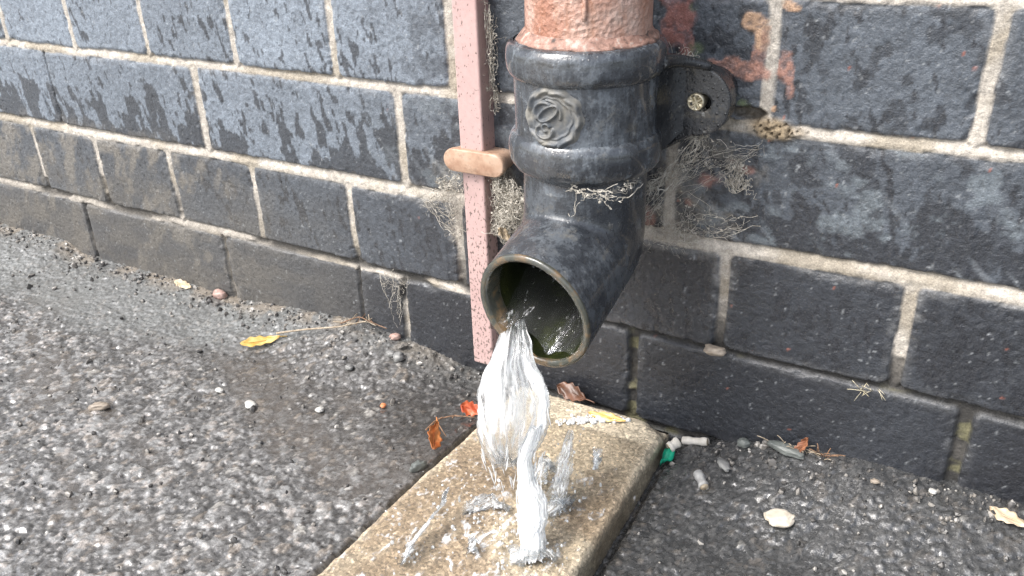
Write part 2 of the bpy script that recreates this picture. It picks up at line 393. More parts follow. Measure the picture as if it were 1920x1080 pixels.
fx = .0016 * (fbm(X / .006, Y / .006, 102, 2) - .5); fy = .0016 * (fbm(X / .006, Y / .006, 103, 2) - .5)
patch = ss(.02, -.02, (-Y) - .105 - .03 * (fbm(X / .05, Y / .05, 104, 3) - .5) + .35 * ss(-.72, -.42, X) * .25) * ss(-.46, -.54, X)
patch = np.maximum(patch, ss(.03, .0, -Y - .01) * (X < -.2) * .6)
h1, g1_, ia = facets((X + fx) / .0085, (Y + fy) / .0085, 111)
h2, g2_, ic = facets((X + fy) / .0044, (Y + fx) / .0044, 112)
h3, g3_, ie = facets(X / .0024, Y / .0024, 113)
big_h = (.0009 + .0009 * h1) * ss(.0, .16, g1_) * (ia > .35)
med_h = (.0006 + .0010 * h2) * ss(.0, .18, g2_)
sml_h = (.0003 + .0006 * h3) * ss(.0, .2, g3_)
dense = (1 - .65 * patch) * (1 - .45 * ss(-.2, -.15, X))
hgt = np.maximum(big_h * dense, med_h * (.75 + .25 * dense)) + sml_h * (.75 + .5 * patch) + .0022 * (fbm(X / .009, Y / .009, 105, 5, .62) - .5)
flow = fbm((X * .8 - Y * .5) / .16, (X * .5 + Y * .9) / .05, 106, 3)
silt = ss(.50, .66, flow) * ss(.03, .09, -Y) * (1 - .7 * ss(-.2, -.15, X))                                    # silted hollows between the stones
hgt = hgt * (1 - .45 * silt) - .0006
xl, xr = slab_x(Y)
gap = np.maximum(ss(.006, .001, np.abs(X - (xl - .004))), ss(.005, .001, np.abs(X - (xr + .003)))) * (Y < -.0)
inside = (X > xl + .002) & (X < xr - .002) & (Y < -.015)
stone = np.where(big_h * dense > med_h, ia, ic)
top = ss(.0002, .0012, np.maximum(big_h * dense, med_h))
shade = hsh(np.floor(stone * 9999), np.floor(stone * 777), 5)
sc_ = np.stack([.078 + .095 * shade**2, .076 + .092 * shade**2, .074 + .088 * shade**2], -1)
sc_ = mixc(sc_, (.15, .12, .09), (shade > .80) * .6); sc_ = mixc(sc_, (.30, .29, .27), (shade > .965) * .8)
alb = np.stack([.048 + 0 * X, .046 + 0 * X, .044 + 0 * X], -1)
alb = alb * (1 - top * .85)[..., None] + sc_ * (top * .85)[..., None]
gq = hsh(np.floor(ie * 1e6), np.floor(ie * 1e4), 8); alb = alb * (.65 + .75 * gq)[..., None] + (.03 * (gq > .86) * (1 - silt))[..., None]
alb = alb * (.6 + .4 * ss(.0, .16, g3_))[..., None] * (.55 + .45 * ss(0, .12, g2_))[..., None]
sky_isl = ss(.57, .64, fbm(X / .0068, Y / .0068, 115, 3, .6) + .05 * (flow - .5)) * ss(.11, .2, -Y + .25 * ss(-.4, -.7, X) * .3)  # sky reflections on the wet flats, painted into the colour as pale islands
alb = mixc(alb, (.22, .22, .217), sky_isl * .55); alb = mixc(alb, (.30, .26, .23), sky_isl * (ic > .8) * .4)
alb = mixc(alb, (.080, .066, .054), silt * .45 * (1 - sky_isl) * (1 - .5 * top))
hgt = hgt + .0007 * sky_isl
GZ = G + hgt - .006 * gap - .03 * inside
grn = patch * (.55 + .4 * (fbm(X / .03, Y / .03, 107, 3) - .5)); alb = mixc(alb, (.128, .136, .134), grn)
dirt = ss(.03, .004, -Y) * ss(-.3, -.5, X) * ss(.4, .6, fbm(X / .02, Y / .02, 108, 3)); alb = mixc(alb, (.17, .14, .105), dirt * .7)
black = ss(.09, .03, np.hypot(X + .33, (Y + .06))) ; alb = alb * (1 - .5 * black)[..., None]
rough = .30 + .22 * patch + .1 * (fine_ := fbm(X / .01, Y / .01, 109, 3) - .5) - .14 * silt - .1 * black
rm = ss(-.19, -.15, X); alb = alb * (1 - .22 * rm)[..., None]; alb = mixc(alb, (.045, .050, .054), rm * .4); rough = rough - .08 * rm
rough = np.clip(rough, .10, .8)
m_ = NT('wet_asphalt')
f1 = m_.noise(1100, 3, .6); f2 = m_.noise(420, 3, .6)
col = m_.mix(1.0, m_.attr('albedo'), m_.ramp(f1, [(.3, .7), (.7, 1.35)]), 'MULTIPLY')
fleck = m_.ramp(m_.noise(640, 2, .5), [(.70, 0.0), (.75, 1.0)]); col = m_.mix(m_.math('MULTIPLY', fleck, .35), col, (.35, .34, .32))
nb = m_.bump(f2, .6, .0012); nb = m_.bump(f1, .35, .0004, nb)
MAT_ASPHALT = m_.fin(col, m_.math('ADD', m_.attr('rough', 'Fac'), m_.math('MULTIPLY', m_.math('SUBTRACT', f2, .5), .3), True), nb, .6, Coat_Weight=1.0, Coat_Roughness=.06)
alb = alb * (1.22 - .25 * rm)[..., None]
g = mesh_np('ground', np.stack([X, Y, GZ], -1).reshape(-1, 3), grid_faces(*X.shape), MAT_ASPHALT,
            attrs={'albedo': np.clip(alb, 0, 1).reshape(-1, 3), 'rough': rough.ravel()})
g['kind'] = 'structure'
def gz_at(x, y):
    i = int(np.clip(np.searchsorted(ax, x), 1, len(ax) - 2)); j = int(np.clip(np.searchsorted(ay, y), 1, len(ay) - 2)); return float(GZ[i, j])
def on_ground(px, py):
    z = 0.0
    for _ in range(6):
        p = on_z(px, py, z); z = gz_at(p[0], min(p[1], -.005))
    return np.array([p[0], min(p[1], -.006), z])

# ------------------------------------------------------------------ concrete slab under the outlet
SLAB_TOP = .004
us = np.linspace(0, 1, 118); vs = np.linspace(0, 1, 330)
Ug, Vg = np.meshgrid(us, vs, indexing='ij'); Yg = -.012 - Vg * .388; l_, r_ = slab_x(Yg); Xg = l_ + (r_ - l_) * Ug
ed = np.minimum(np.minimum(Ug, 1 - Ug) * (r_ - l_), np.minimum(Vg, 1 - Vg) * .388) + .0018 * (fbm(Xg / .01, Yg / .01, 121, 3) - .5)
Zg = SLAB_TOP + .003 * (fbm(Xg / .08, Yg / .08, 122, 3) - .5) + .0008 * (fbm(Xg / .006, Yg / .006, 123, 4, .6) - .5) + .0008 * (fbm(Xg / .002, Yg / .002, 124, 2) - .5)
er = .0045
Zg = Zg - er * (1 - np.sqrt(np.clip(1 - (1 - np.clip(ed / er, 0, 1))**2, 0, 1)))
corner = np.hypot((Xg + .174) / .020, (Yg + .012) / .016); Zg = Zg - .006 * ss(1.0, .3, corner + .4 * (fbm(Xg / .01, Yg / .01, 125, 3) - .5))
nu, nv = Ug.shape
V = np.stack([Xg, Yg, Zg], -1).reshape(-1, 3); F = grid_faces(nu, nv)[:, ::-1]
per = np.concatenate([np.arange(nv), np.arange(1, nu) * nv + nv - 1, (nu - 1) * nv + np.arange(nv - 2, -1, -1), np.arange(nu - 2, 0, -1) * nv]); n_ = len(per)
rings = [V]; idx = per; o0 = len(V)
for k, dz in enumerate((.006, .012, .018, .026, .045)):
    b = V[per].copy(); nrm_ = (b[:, :2] - np.array([-.238, -.2])); j = (fbm(b[:, 0] / .006 + b[:, 1] / .006, np.full(n_, dz / .006), 126, 3) - .5)
    b[:, 0] += np.sign(nrm_[:, 0]) * (.0016 * j + .001); b[:, 2] = SLAB_TOP - er - dz + .004; rings.append(b)
    nw = o0 + np.arange(n_); F = np.concatenate([F, np.stack([idx, nw, np.roll(nw, -1), np.roll(idx, -1)], -1)]); idx = nw; o0 += n_
V = np.concatenate(rings)
F = np.concatenate([F, np.array([[idx[0], idx[nv - 1], idx[nv + nu - 2], idx[2 * nv + nu - 3]]])])
sandy = np.stack([.56 + 0 * V[:, 0], .475 + 0 * V[:, 0], .35 + 0 * V[:, 0]], -1)
sandy = sandy * (.78 + .44 * fbm(V[:, 0] / .004, V[:, 1] / .004, 127, 3, .7))[:, None]
brn = ss(.48, .66, fbm(V[:, 0] / .045, V[:, 1] / .06, 128, 4)) * ss(.05, .12, -V[:, 1]); sandy = mixc(sandy, (.23, .155, .09), brn * .55)
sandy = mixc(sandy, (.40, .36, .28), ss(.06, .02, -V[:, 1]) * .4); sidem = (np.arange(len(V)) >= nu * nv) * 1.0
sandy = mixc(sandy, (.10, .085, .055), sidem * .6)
m_ = NT('exposed_sand_concrete')
f1 = m_.noise(1300, 2, .6); vv = m_.vor(620, out='Color')
g1 = m_.n.new('ShaderNodeSeparateColor'); m_.L(vv, g1.inputs[0])
col = m_.mix(1.0, m_.attr('albedo'), m_.ramp(g1.outputs[0], [(0, .55), (.45, .92), (.8, 1.12), (1.0, 1.6)]), 'MULTIPLY')
col = m_.mix(1.0, col, m_.ramp(f1, [(.3, .75), (.7, 1.25)]), 'MULTIPLY')
nb = m_.bump(g1.outputs[0], .5, .0008); nb = m_.bump(f1, .4, .0005, nb)
MAT_SLAB = m_.fin(col, .30, nb, .5, Coat_Weight=.5, Coat_Roughness=.12)
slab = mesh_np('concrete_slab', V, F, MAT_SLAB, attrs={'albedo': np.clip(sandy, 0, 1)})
recentre(slab, (-.24, -.2, SLAB_TOP - .045)); tag(slab, 'wet sandy concrete slab catching the water below the outlet', 'slab')

# ------------------------------------------------------------------ materials of the iron and plastic pieces
def iron_mat(name, pale=.5, tint=(.022, .025, .030), pimples=.3, coat=.35):
    m_ = NT(name)
    st = m_.noise(1.0, 5, .65, m_.mapv((230, 230, 45))); pt = m_.noise(34, 6, .68); p2 = m_.noise(150, 5, .65)
    fi = m_.noise(620, 3, .6); dr = m_.ramp(m_.vor(300), [(.10, 1.0), (.26, 0.0)])
    val = m_.math('ADD', m_.math('MULTIPLY', pt, .5), m_.math('ADD', m_.math('MULTIPLY', st, .25), m_.math('MULTIPLY', p2, .25)))
    film = m_.ramp(val, [(.46, 0.0), (.51, .3), (.57, 1.0)])
    col = m_.mix(m_.math('MULTIPLY', film, pale), tint, (.155, .175, .196))
    col = m_.mix(1.0, col, m_.ramp(fi, [(.3, .75), (.7, 1.25)]), 'MULTIPLY')
    tn = m_.ramp(m_.noise(75, 6, .7), [(.58, 0.0), (.68, 1.0)]); col = m_.mix(m_.math('MULTIPLY', tn, .35), col, (.17, .145, .10))
    ch = m_.ramp(p2, [(.66, 0.0), (.70, 1.0)]); col = m_.mix(m_.math('MULTIPLY', ch, .45), col, (.30, .31, .31))
    rg = m_.math('ADD', m_.math('MULTIPLY', film, .22), m_.math('ADD', m_.math('MULTIPLY', p2, .22), .05), True)
    nb = m_.bump(pt, .3, .003); nb = m_.bump(p2, .35, .0012, nb); nb = m_.bump(fi, .35, .0006, nb); nb = m_.bump(dr, pimples, .0009, nb)
    return m_.fin(col, rg, nb, .6, Coat_Weight=m_.math('MULTIPLY', m_.math('SUBTRACT', 1.0, film), coat), Coat_Roughness=.08)
IRON = iron_mat('weathered_black_paint', pale=.8, coat=.9)
IRON_BEND = iron_mat('weathered_black_paint_outlet', pale=.40, coat=.4)
IRON_DARK = iron_mat('black_paint_pimpled', pale=.12, tint=(.014, .015, .017), pimples=.75, coat=.15)
m_ = NT('dusty_badge_paint'); fi = m_.noise(300, 4, .6)
BADGE = m_.fin(m_.mix(m_.ramp(m_.noise(90, 4), [(.4, 0.0), (.65, 1.0)]), (.085, .094, .104), (.20, .19, .165)), .5, m_.bump(fi, .4, .0008), .5)
m_ = NT('rusty_wet_rim'); a = m_.noise(55, 5, .65)
RIM = m_.fin(m_.ramp(a, [(.32, (.022, .026, .024)), (.50, (.055, .056, .042)), (.60, (.13, .085, .042)), (.72, (.24, .16, .09))]), .2, m_.bump(m_.noise(240, 4), .5, .001), .6, Coat_Weight=.6, Coat_Roughness=.05)
m_ = NT('algae_inside'); a = m_.noise(35, 4)
INSIDE = m_.fin(m_.ramp(a, [(.35, (.008, .010, .006)), (.52, (.016, .020, .006)), (.7, (.045, .052, .011))]), .22, m_.bump(m_.noise(120, 4), .5, .002), .6)
m_ = NT('terracotta_paint'); a = m_.noise(28, 5, .65); v = m_.noise(1.0, 4, .6, m_.mapv((190, 190, 20))); o_ = m_.noise(260, 4, .65)
c = m_.ramp(a, [(.34, (.27, .115, .07)), (.46, (.36, .185, .13)), (.56, (.45, .285, .225)), (.68, (.53, .40, .34))])
c = m_.mix(m_.ramp(v, [(.55, 0.0), (.75, .5)]), c, (.34, .15, .075)); c = m_.mix(m_.ramp(o_, [(.62, 0.0), (.74, .6)]), c, (.55, .43, .37))
pv = m_.vor(330); PIPE = m_.fin(c, .34, m_.bump(pv, .6, .0012, m_.bump(o_, .8, .0016, m_.bump(a, .3, .003))), .5)
m_ = NT('sealant'); a = m_.noise(150, 5, .65)
SEAL = m_.fin(m_.ramp(a, [(.35, (.06, .045, .04)), (.44, (.22, .13, .10)), (.54, (.32, .19, .15)), (.66, (.42, .37, .32))]), .6, m_.bump(a, .8, .002), .4)
def speck_mat(name, base, second, thr, rough=.45):
    m_ = NT(name); b = m_.noise(22, 4, .6); sp = m_.noise(1.0, 2, .5, m_.mapv((520, 520, 330)))
    zz = m_.n.new('ShaderNodeSeparateXYZ'); m_.L(m_.co, zz.inputs[0])
    grad = m_.math('MULTIPLY', m_.math('SUBTRACT', .22, zz.outputs[2], True), thr, True); grad = m_.math('MINIMUM', grad, .105)     # mud splashes get denser towards the ground
    f = m_.ramp(m_.math('ADD', sp, grad), [(.66, 0.0), (.71, 1.0)])
    c = m_.mix(m_.ramp(b, [(.35, 0.0), (.65, 1.0)]), base, second)
    c = m_.mix(m_.ramp(m_.noise(300, 3), [(.35, 0.18), (.6, 0.0)]), c, (.30, .22, .19))
    c = m_.mix(m_.math('MULTIPLY', f, .8), c, (.09, .07, .06))
    return m_.fin(c, rough, m_.bump(m_.noise(400, 3), .25, .0005), .45)
PINK = speck_mat('pink_plastic', (.46, .315, .30), (.52, .37, .35), .75)
m_ = NT('peach_plastic'); a = m_.noise(60, 5, .6)
PEACH = m_.fin(m_.mix(m_.ramp(m_.noise(210, 5, .7), [(.52, 0.0), (.70, .6)]), m_.ramp(a, [(.32, (.30, .17, .11)), (.5, (.46, .31, .22)), (.7, (.54, .41, .32))]), (.20, .13, .09)), .4, m_.bump(m_.noise(350, 3), .3, .0006), .45)
m_ = NT('screw_steel'); SCREW = m_.fin(m_.ramp(m_.noise(300, 3), [(.3, (.42, .37, .26)), (.7, (.62, .57, .44))]), .35, None, .5, .85)

# ------------------------------------------------------------------ drain shoe (cast iron socket, bend, lugs)
AX, AY = -.2195, -.065
shoe = thing('drain_shoe', 'black cast iron pipe shoe pouring water from its open mouth', 'drain shoe', (AX, AY, .15))
TH = np.linspace(0, 2 * math.pi, 97)[:-1]
def lathe(name, prof, mat, root, cx=AX, cy=AY, amp=.0004, seed=1, sub=4, parent_part=None):
    P = []
    for (r0, z0), (r1, z1) in zip(prof[:-1], prof[1:]):
        for k in range(sub): t = k / sub; P.append((r0 + (r1 - r0) * t, z0 + (z1 - z0) * t))
    P.append(prof[-1]); P = np.array(P)
    # soften the profile
    for _ in range(2):
        Q = P.copy(); Q[1:-1] = .25 * P[:-2] + .5 * P[1:-1] + .25 * P[2:]; P = Q
    rr = P[:, 0][:, None] + amp * (fbm(TH[None, :] * 6 / math.pi * 2 + 0 * P[:, :1], P[:, 1][:, None] / .012 + 0 * TH[None, :], seed, 3) - .5) * 2
    V = np.stack([cx + rr * np.cos(TH), cy + rr * np.sin(TH), P[:, 1][:, None] + 0 * rr], -1).reshape(-1, 3)
    return part(name, V, grid_faces(len(P), len(TH), True), mat, root)
lathe('socket', [(.0388, .292), (.0388, .2985), (.0415, .2995), (.0432, .297), (.0434, .29), (.0428, .276), (.0426, .25), (.0430, .24), (.0430, .226), (.0405, .2222), (.0383, .2205), (.0382, .213)], IRON, shoe, amp=.0005)
lathe('collar_bead', [(.0424, .2990), (.0452, .2980), (.0472, .2945), (.0477, .2890), (.0470, .2830), (.0448, .2795), (.0422, .2780)], IRON, shoe, amp=.0006, seed=2)
lathe('collar_bead', [(.0422, .2460), (.0446, .2448), (.0466, .2405), (.0470, .2345), (.0460, .2280), (.0436, .2238), (.0395, .2222)], IRON, shoe, amp=.0006, seed=3)
# bend: every generatrix runs down the neck, turns at the mitre and runs out to the mouth plane
MOUTH = np.array([-.2203, -.1330, .1500]); TILT = math.radians(17)
od = np.array([(MOUTH[0] - AX) / .068, -math.cos(TILT), -math.sin(TILT)])
mn = np.array([math.sin(math.radians(-6)), -math.cos(math.radians(8)), -math.sin(math.radians(8))]); mn /= np.linalg.norm(mn)
ua = np.cross(mn, [0, 0, 1]); ua /= np.linalg.norm(ua); ub = np.cross(ua, mn)
z_b = MOUTH[2] + .068 * math.tan(TILT)
def bend_grid(r_neck, r_out, ztop, n_up=10, n_c=16, n_o=16):
    rows_ = []
    for th in TH:
        c_, s_ = math.cos(th), math.sin(th)
        top_ = np.array([AX + r_neck * c_, AY + r_neck * s_, ztop])
        # the neck's front (-y) meets the mouth's top, the neck's back (+y) its bottom
        mouth = MOUTH + r_out * (-c_ * ua - s_ * ub)
        cor = np.array([top_[0], top_[1], z_b + (-(s_) * r_neck) * math.tan(math.radians(90 - 17) / 2)])
        cor[0] = .5 * (top_[0] + mouth[0])
        heel = (s_ + 1) / 2; rad = .0035 + .024 * heel
        d1 = top_ - cor; l1 = np.linalg.norm(d1); d2 = mouth - cor; l2 = np.linalg.norm(d2); rad = min(rad, l1 * .8, l2 * .8)
        a_ = cor + d1 / l1 * rad; b_ = cor + d2 / l2 * rad
        up = [top_ + (a_ - top_) * t for t in np.linspace(0, 1, n_up)]
        cu = list(bez(a_, cor, b_, n_c))[1:]
        ou = [b_ + (mouth - b_) * t for t in np.linspace(0, 1, n_o)][1:]
        rows_.append(np.array(up + cu + ou))
    return np.array(rows_).transpose(1, 0, 2)
outer = bend_grid(.0383, .0392, .2235); inner = bend_grid(.0335, .0346, .235)
part('outlet_bend', outer.reshape(-1, 3), grid_faces(outer.shape[0], 96, True), IRON_BEND, shoe)
Vi = np.concatenate([inner.reshape(-1, 3), [[AX, AY, .236]]]); Fi = grid_faces(inner.shape[0], 96, True)[:, ::-1]
Fl = [tuple(int(q) for q in f) for f in Fi] + [(len(Vi) - 1, k, (k + 1) % 96) for k in range(96)]
part('bore', Vi, Fl, INSIDE, shoe)
# rim of the mouth
rim = []
for k, (rr, off) in enumerate([(.0390, -.001), (.0395, .0008), (.0390, .0020), (.0370, .0026), (.0352, .0020), (.0344, .0006), (.0344, -.012)]):
    wob = .0005 * (fbm(TH / .25, 0 * TH + k, 141, 3) - .5)
    rim.append(MOUTH + (rr + wob)[:, None] * (np.cos(TH)[:, None] * ua - np.sin(TH)[:, None] * ub) + off * mn)
rim = np.array(rim); part('rim', rim.reshape(-1, 3), grid_faces(len(rim), 96, True), RIM, shoe)
# badge: scalloped rope border with an entwined monogram, raised on the socket
n = 110; bu, bv = np.meshgrid(np.linspace(-1.08, 1.08, n), np.linspace(-1.08, 1.08, n), indexing='ij')
br = np.hypot(bu, bv); bt = np.arctan2(bv, bu)
lob = .97 + .028 * np.cos(10 * bt + .6) + .04 * (fbm(bt * 2 + 9, br * 2, 151, 3) - .5)
hh = .0007 * ss(1.0, .92, br / lob)
hh = hh + .0026 * np.exp(-((br / lob - .85) / .105)**2) * (.45 + .55 * np.abs(np.sin(4.5 * bt + 5.5 * br + 1.5 * fbm(bt * 1.5 + 9, br * 2, 153, 2)))**.6) + .0009 * np.exp(-((br / lob - .66) / .04)**2) 
def ridge(pts, wd, amp):
    global hh
    dmin = np.full(bu.shape, 9.0)
    for p, q in zip(pts[:-1], pts[1:]):
        d_ = q - p; t = np.clip(((bu - p[0]) * d_[0] + (bv - p[1]) * d_[1]) / (d_ @ d_ + 1e-9), 0, 1)
        dmin = np.minimum(dmin, np.hypot(bu - p[0] - t * d_[0], bv - p[1] - t * d_[1]))
    hh = np.maximum(hh, .0007 + amp * np.exp(-(dmin / wd)**2))
tt = np.linspace(0, 2 * math.pi, 40)
e = np.stack([.34 * np.cos(tt), .15 * np.sin(tt)], -1); rt = math.radians(38); e = e * 1.12; ridge(e @ np.array([[math.cos(rt), math.sin(rt)], [-math.sin(rt), math.cos(rt)]]) + [-.08, .15], .05, .0021)
a_ = np.linspace(math.radians(60), math.radians(215), 20); ridge(np.stack([-.2 + .36 * np.cos(a_), .14 + .34 * np.sin(a_)], -1), .06, .0020)
a_ = np.linspace(math.radians(95), math.radians(-20), 20); ridge(np.stack([-.1 + .42 * np.cos(a_), .16 + .40 * np.sin(a_)], -1), .05, .0016)
a_ = np.linspace(math.radians(150), math.radians(370), 24); ridge(np.stack([-.22 + .27 * np.cos(a_), -.42 + .22 * np.sin(a_)], -1), .06, .0022)
a_ = np.linspace(math.radians(20), math.radians(260), 20); ridge(np.stack([-.16 + .11 * np.cos(a_), -.30 + .12 * np.sin(a_)], -1), .05, .0020)
hh = hh + .0005 * (fbm(bu * 6, bv * 6, 152, 3) - .5) * ss(1.05, .95, br / lob) - .0012 * ss(.98, 1.06, br / lob)
BR, bang, bzc = .0183, math.radians(-90 - 1), .2615
ang = bang + bu * BR * 1.04 / .0427; rr = .0427 + hh
V = np.stack([AX + rr * np.cos(ang), AY + rr * np.sin(ang), bzc + bv * BR], -1).reshape(-1, 3)
F = grid_faces(n, n); keep = (br / lob).ravel()[F].max(1) < 1.09; F = F[keep]
used, inv = np.unique(F, return_inverse=True); part('badge', V[used], inv.reshape(F.shape), BADGE, shoe)['label'] = 'worn round badge with scalloped rope border and entwined initials'
# fixing lugs
def lug(sx):
    cx_, cz_ = AX + sx * .0588, .2590; yf = -.0340
    o_ = [(AX + sx * .034, .2830), (AX + sx * .042, .2815)]
    for a in np.linspace(80, -95, 22): o_.append((cx_ + sx * .0204 * math.cos(math.radians(a)), cz_ + .0212 * math.sin(math.radians(a))))
    o_ += [(AX + sx * .040, .2270), (AX + sx * .034, .2255)]
    hx, hz = cx_ + sx * .0028, cz_ - .0002
    bm = bmesh.new(); es = []
    def loop(pts):
        vs_ = [bm.verts.new((x, yf, z)) for x, z in pts]
        for p, q in zip(vs_, vs_[1:] + vs_[:1]): es.append(bm.edges.new((p, q)))
    loop(o_); loop([(hx + .0058 * math.cos(a), hz + .0052 * math.sin(a)) for a in np.linspace(0, 2 * math.pi, 25)[:-1]])
    bmesh.ops.triangle_fill(bm, edges=es, use_beauty=True)
    bmesh.ops.recalc_face_normals(bm, faces=bm.faces)
    ex = bmesh.ops.extrude_face_region(bm, geom=bm.faces[:])
    bmesh.ops.translate(bm, verts=[v for v in ex['geom'] if isinstance(v, bmesh.types.BMVert)], vec=(0, .012, 0))
    bmesh.ops.recalc_face_normals(bm, faces=bm.faces)
    edges = [e_ for e_ in bm.edges if e_.is_manifold and e_.calc_face_angle(0) > .9 and all(v.co.y < yf + .001 for v in e_.verts)]
    bmesh.ops.bevel(bm, geom=edges, offset=.0014, segments=2, affect='EDGES', profile=.6)
    # boss and spacer behind, running to the wall
    bmesh.ops.create_cone(bm, cap_ends=True, segments=28, radius1=.0150, radius2=.0150, depth=.026, matrix=Matrix.Translation((cx_, -.0095, cz_)) @ Matrix.Rotation(math.pi / 2, 4, 'X'))
    me = bpy.data.meshes.new('fixing_lug'); bm.transform(Matrix.Translation(-shoe.location)); bm.to_mesh(me); bm.free(); me.materials.append(IRON_DARK)
    return link(bpy.data.objects.new('fixing_lug', me), shoe), cx_, cz_, yf
def web(sx, z0, zr):                                 # cast ribs that run from the beads into the lug
    V, F = [], []
    pts = bez((AX + sx * .0445, AY + .004, z0), (AX + sx * .048, -.042, z0 - .001), (AX + sx * .066, -.034, zr), 14); tube(V, F, pts, np.linspace(.0046, .0026, 14), 12)
    part('lug_rib', V, F, IRON_DARK, shoe)
for sx in (1,):
    lg, cx_, cz_, yf = lug(sx)
    web(sx, .2870, .2805)
    # sleeve that joins the lug to the socket wall
    V, F = [], []
    pts = bez((AX + sx * .0405, AY + .006, .255), (AX + sx * .0425, -.0375, .255), (AX + sx * .052, -.0335, .255), 8)
    Vs = []
    for i_, p in enumerate(pts):
        for zz in np.linspace(.2275 + .014 * (i_ / 7)**1.5, .2815 - .002 * i_ / 7, 12): Vs.append((p[0], p[1], zz))
    part('lug_gusset', Vs, grid_faces(8, 12), IRON_DARK, shoe)
    if sx == 1:
        q = 56; su, sv2 = np.meshgrid(np.linspace(0, 1, 22), np.linspace(0, 2 * math.pi, q + 1)[:-1], indexing='ij')
        rS = .0055; px_ = su * rS * np.cos(sv2); pz_ = su * rS * np.sin(sv2); rot = math.radians(28)
        u_ = px_ * math.cos(rot) + pz_ * math.sin(rot); v_ = -px_ * math.sin(rot) + pz_ * math.cos(rot)
        cross_ = np.maximum(ss(.0012, .0006, np.abs(u_)), ss(.0012, .0006, np.abs(v_))) * ss(.0046, .0036, su * rS)
        d45 = np.minimum(np.abs(u_ - v_), np.abs(u_ + v_)) / 1.414; cross_ = np.maximum(cross_, .5 * ss(.0005, .0002, d45) * ss(.0046, .004, su * rS))
        hh_ = .0009 - .0022 * cross_ - .0012 * ss(.88, 1.0, su)
        Vs = np.stack([cx_ - .0005 + px_, yf - .0005 - hh_, cz_ + pz_], -1)
        back = Vs[-1:].copy(); back[..., 1] += .004; tip = Vs[-1:].copy(); tip[..., 1] += .02; tip[..., 0] = cx_ + (tip[..., 0] - cx_) * .4; tip[..., 2] = cz_ + (tip[..., 2] - cz_) * .4
        Vs = np.concatenate([Vs, back, tip]); Fs = grid_faces(Vs.shape[0], q, True)[:, ::-1]
        s_o = mesh_np('screw', Vs.reshape(-1, 3) - np.array(shoe.location), Fs, SCREW, lg); s_o['label'] = 'brassy cross-head screw set off centre in its hole'

# ------------------------------------------------------------------ terracotta downpipe seated in the shoe
PX_, PY_ = -.2180, -.065
dp = thing('downpipe', 'terracotta painted round downpipe with flaking paint above the black shoe', 'drainpipe', (PX_, PY_, .297))
lathe('pipe', [(.0366, .294), (.0366, .30), (.0367, .34), (.0366, .42), (.0366, .6), (.0366, 1.2), (.0366, 2.2), (.0366, 3.0)], PIPE, dp, PX_, PY_, .0005, 7, 12)
rows_ = []
for k, (r0, z0) in enumerate([(.0362, .3050), (.0380, .3035), (.0398, .3012), (.0412, .3004), (.0420, .2990), (.0408, .2970)]):
    zz = z0 + .0030 * (fbm(TH / .28, 0 * TH + .3 * k, 161, 4, .65) - .5) * (k < 4); r2 = r0 + .0018 * (fbm(TH / .16, 0 * TH + k, 162, 3) - .5)
    rows_.append(np.stack([PX_ - .0006 + r2 * np.cos(TH), PY_ + r2 * np.sin(TH), zz], -1))
part('sealant_ring', np.array(rows_).reshape(-1, 3), grid_faces(6, 96, True)[:, ::-1], SEAL, dp)
V, F = [], []                                        # a run of old paint down the pipe's face
da = math.radians(-68); tube(V, F, [(PX_ + .0368 * math.cos(da), PY_ + .0368 * math.sin(da), z) for z in np.linspace(.37, .314, 12)], [.0009] * 9 + [.0012, .0015, .0012], 8)
part('paint_run', V, F, PIPE, dp)

# ------------------------------------------------------------------ pink conduit and its saddle
def rbox(x0, x1, y0, y1, z0, z1, bev=.002, seg=3, cuts=0):
    bm = bmesh.new(); bmesh.ops.create_cube(bm, size=1)
    for v in bm.verts: v.co = Vector((x0 if v.co.x < 0 else x1, y0 if v.co.y < 0 else y1, z0 if v.co.z < 0 else z1))
    if bev: bmesh.ops.bevel(bm, geom=bm.edges[:], offset=bev, segments=seg, affect='EDGES', profile=.5)
    return bm
def bm_part(name, bm, mat, root, smooth=False):
    bm.transform(Matrix.Translation(-Vector(root.location))); me = bpy.data.meshes.new(name); bm.to_mesh(me); bm.free()
    me.materials.append(mat); me.polygons.foreach_set('use_smooth', np.full(len(me.polygons), smooth)); return link(bpy.data.objects.new(name, me), root)
YC = -.0165
tl = on_y(846, 0, YC); tr = on_y(905, 0, YC); ml = on_y(861, 270, YC); mr = on_y(914, 270, YC)
bl = on_y(868, 340, YC + .001); brr = on_y(914, 340, YC + .001); b2l = on_y(888, 678, YC + .001)
cond = thing('conduit', 'narrow pink plastic conduit strip running down the wall to the ground', 'conduit', (tl[0] + .01, -.01, b2l[2]))
ux0 = .5 * (tl[0] + ml[0]); ux1 = ux0 + .0205; zc = .5 * (on_y(860, 285, YC)[2] + on_y(860, 310, YC)[2])
lx0 = .5 * (bl[0] + b2l[0]); lx1 = lx0 + .0190
bm_part('cover_strip', rbox(ux0, ux1, YC, .002, zc, 3.0, .0016), PINK, cond)
bm = rbox(lx0, lx1, YC + .001, .002, b2l[2], zc, .0016); bm_part('cover_strip', bm, PINK, cond)['label'] = 'lower strip thick with mud specks'
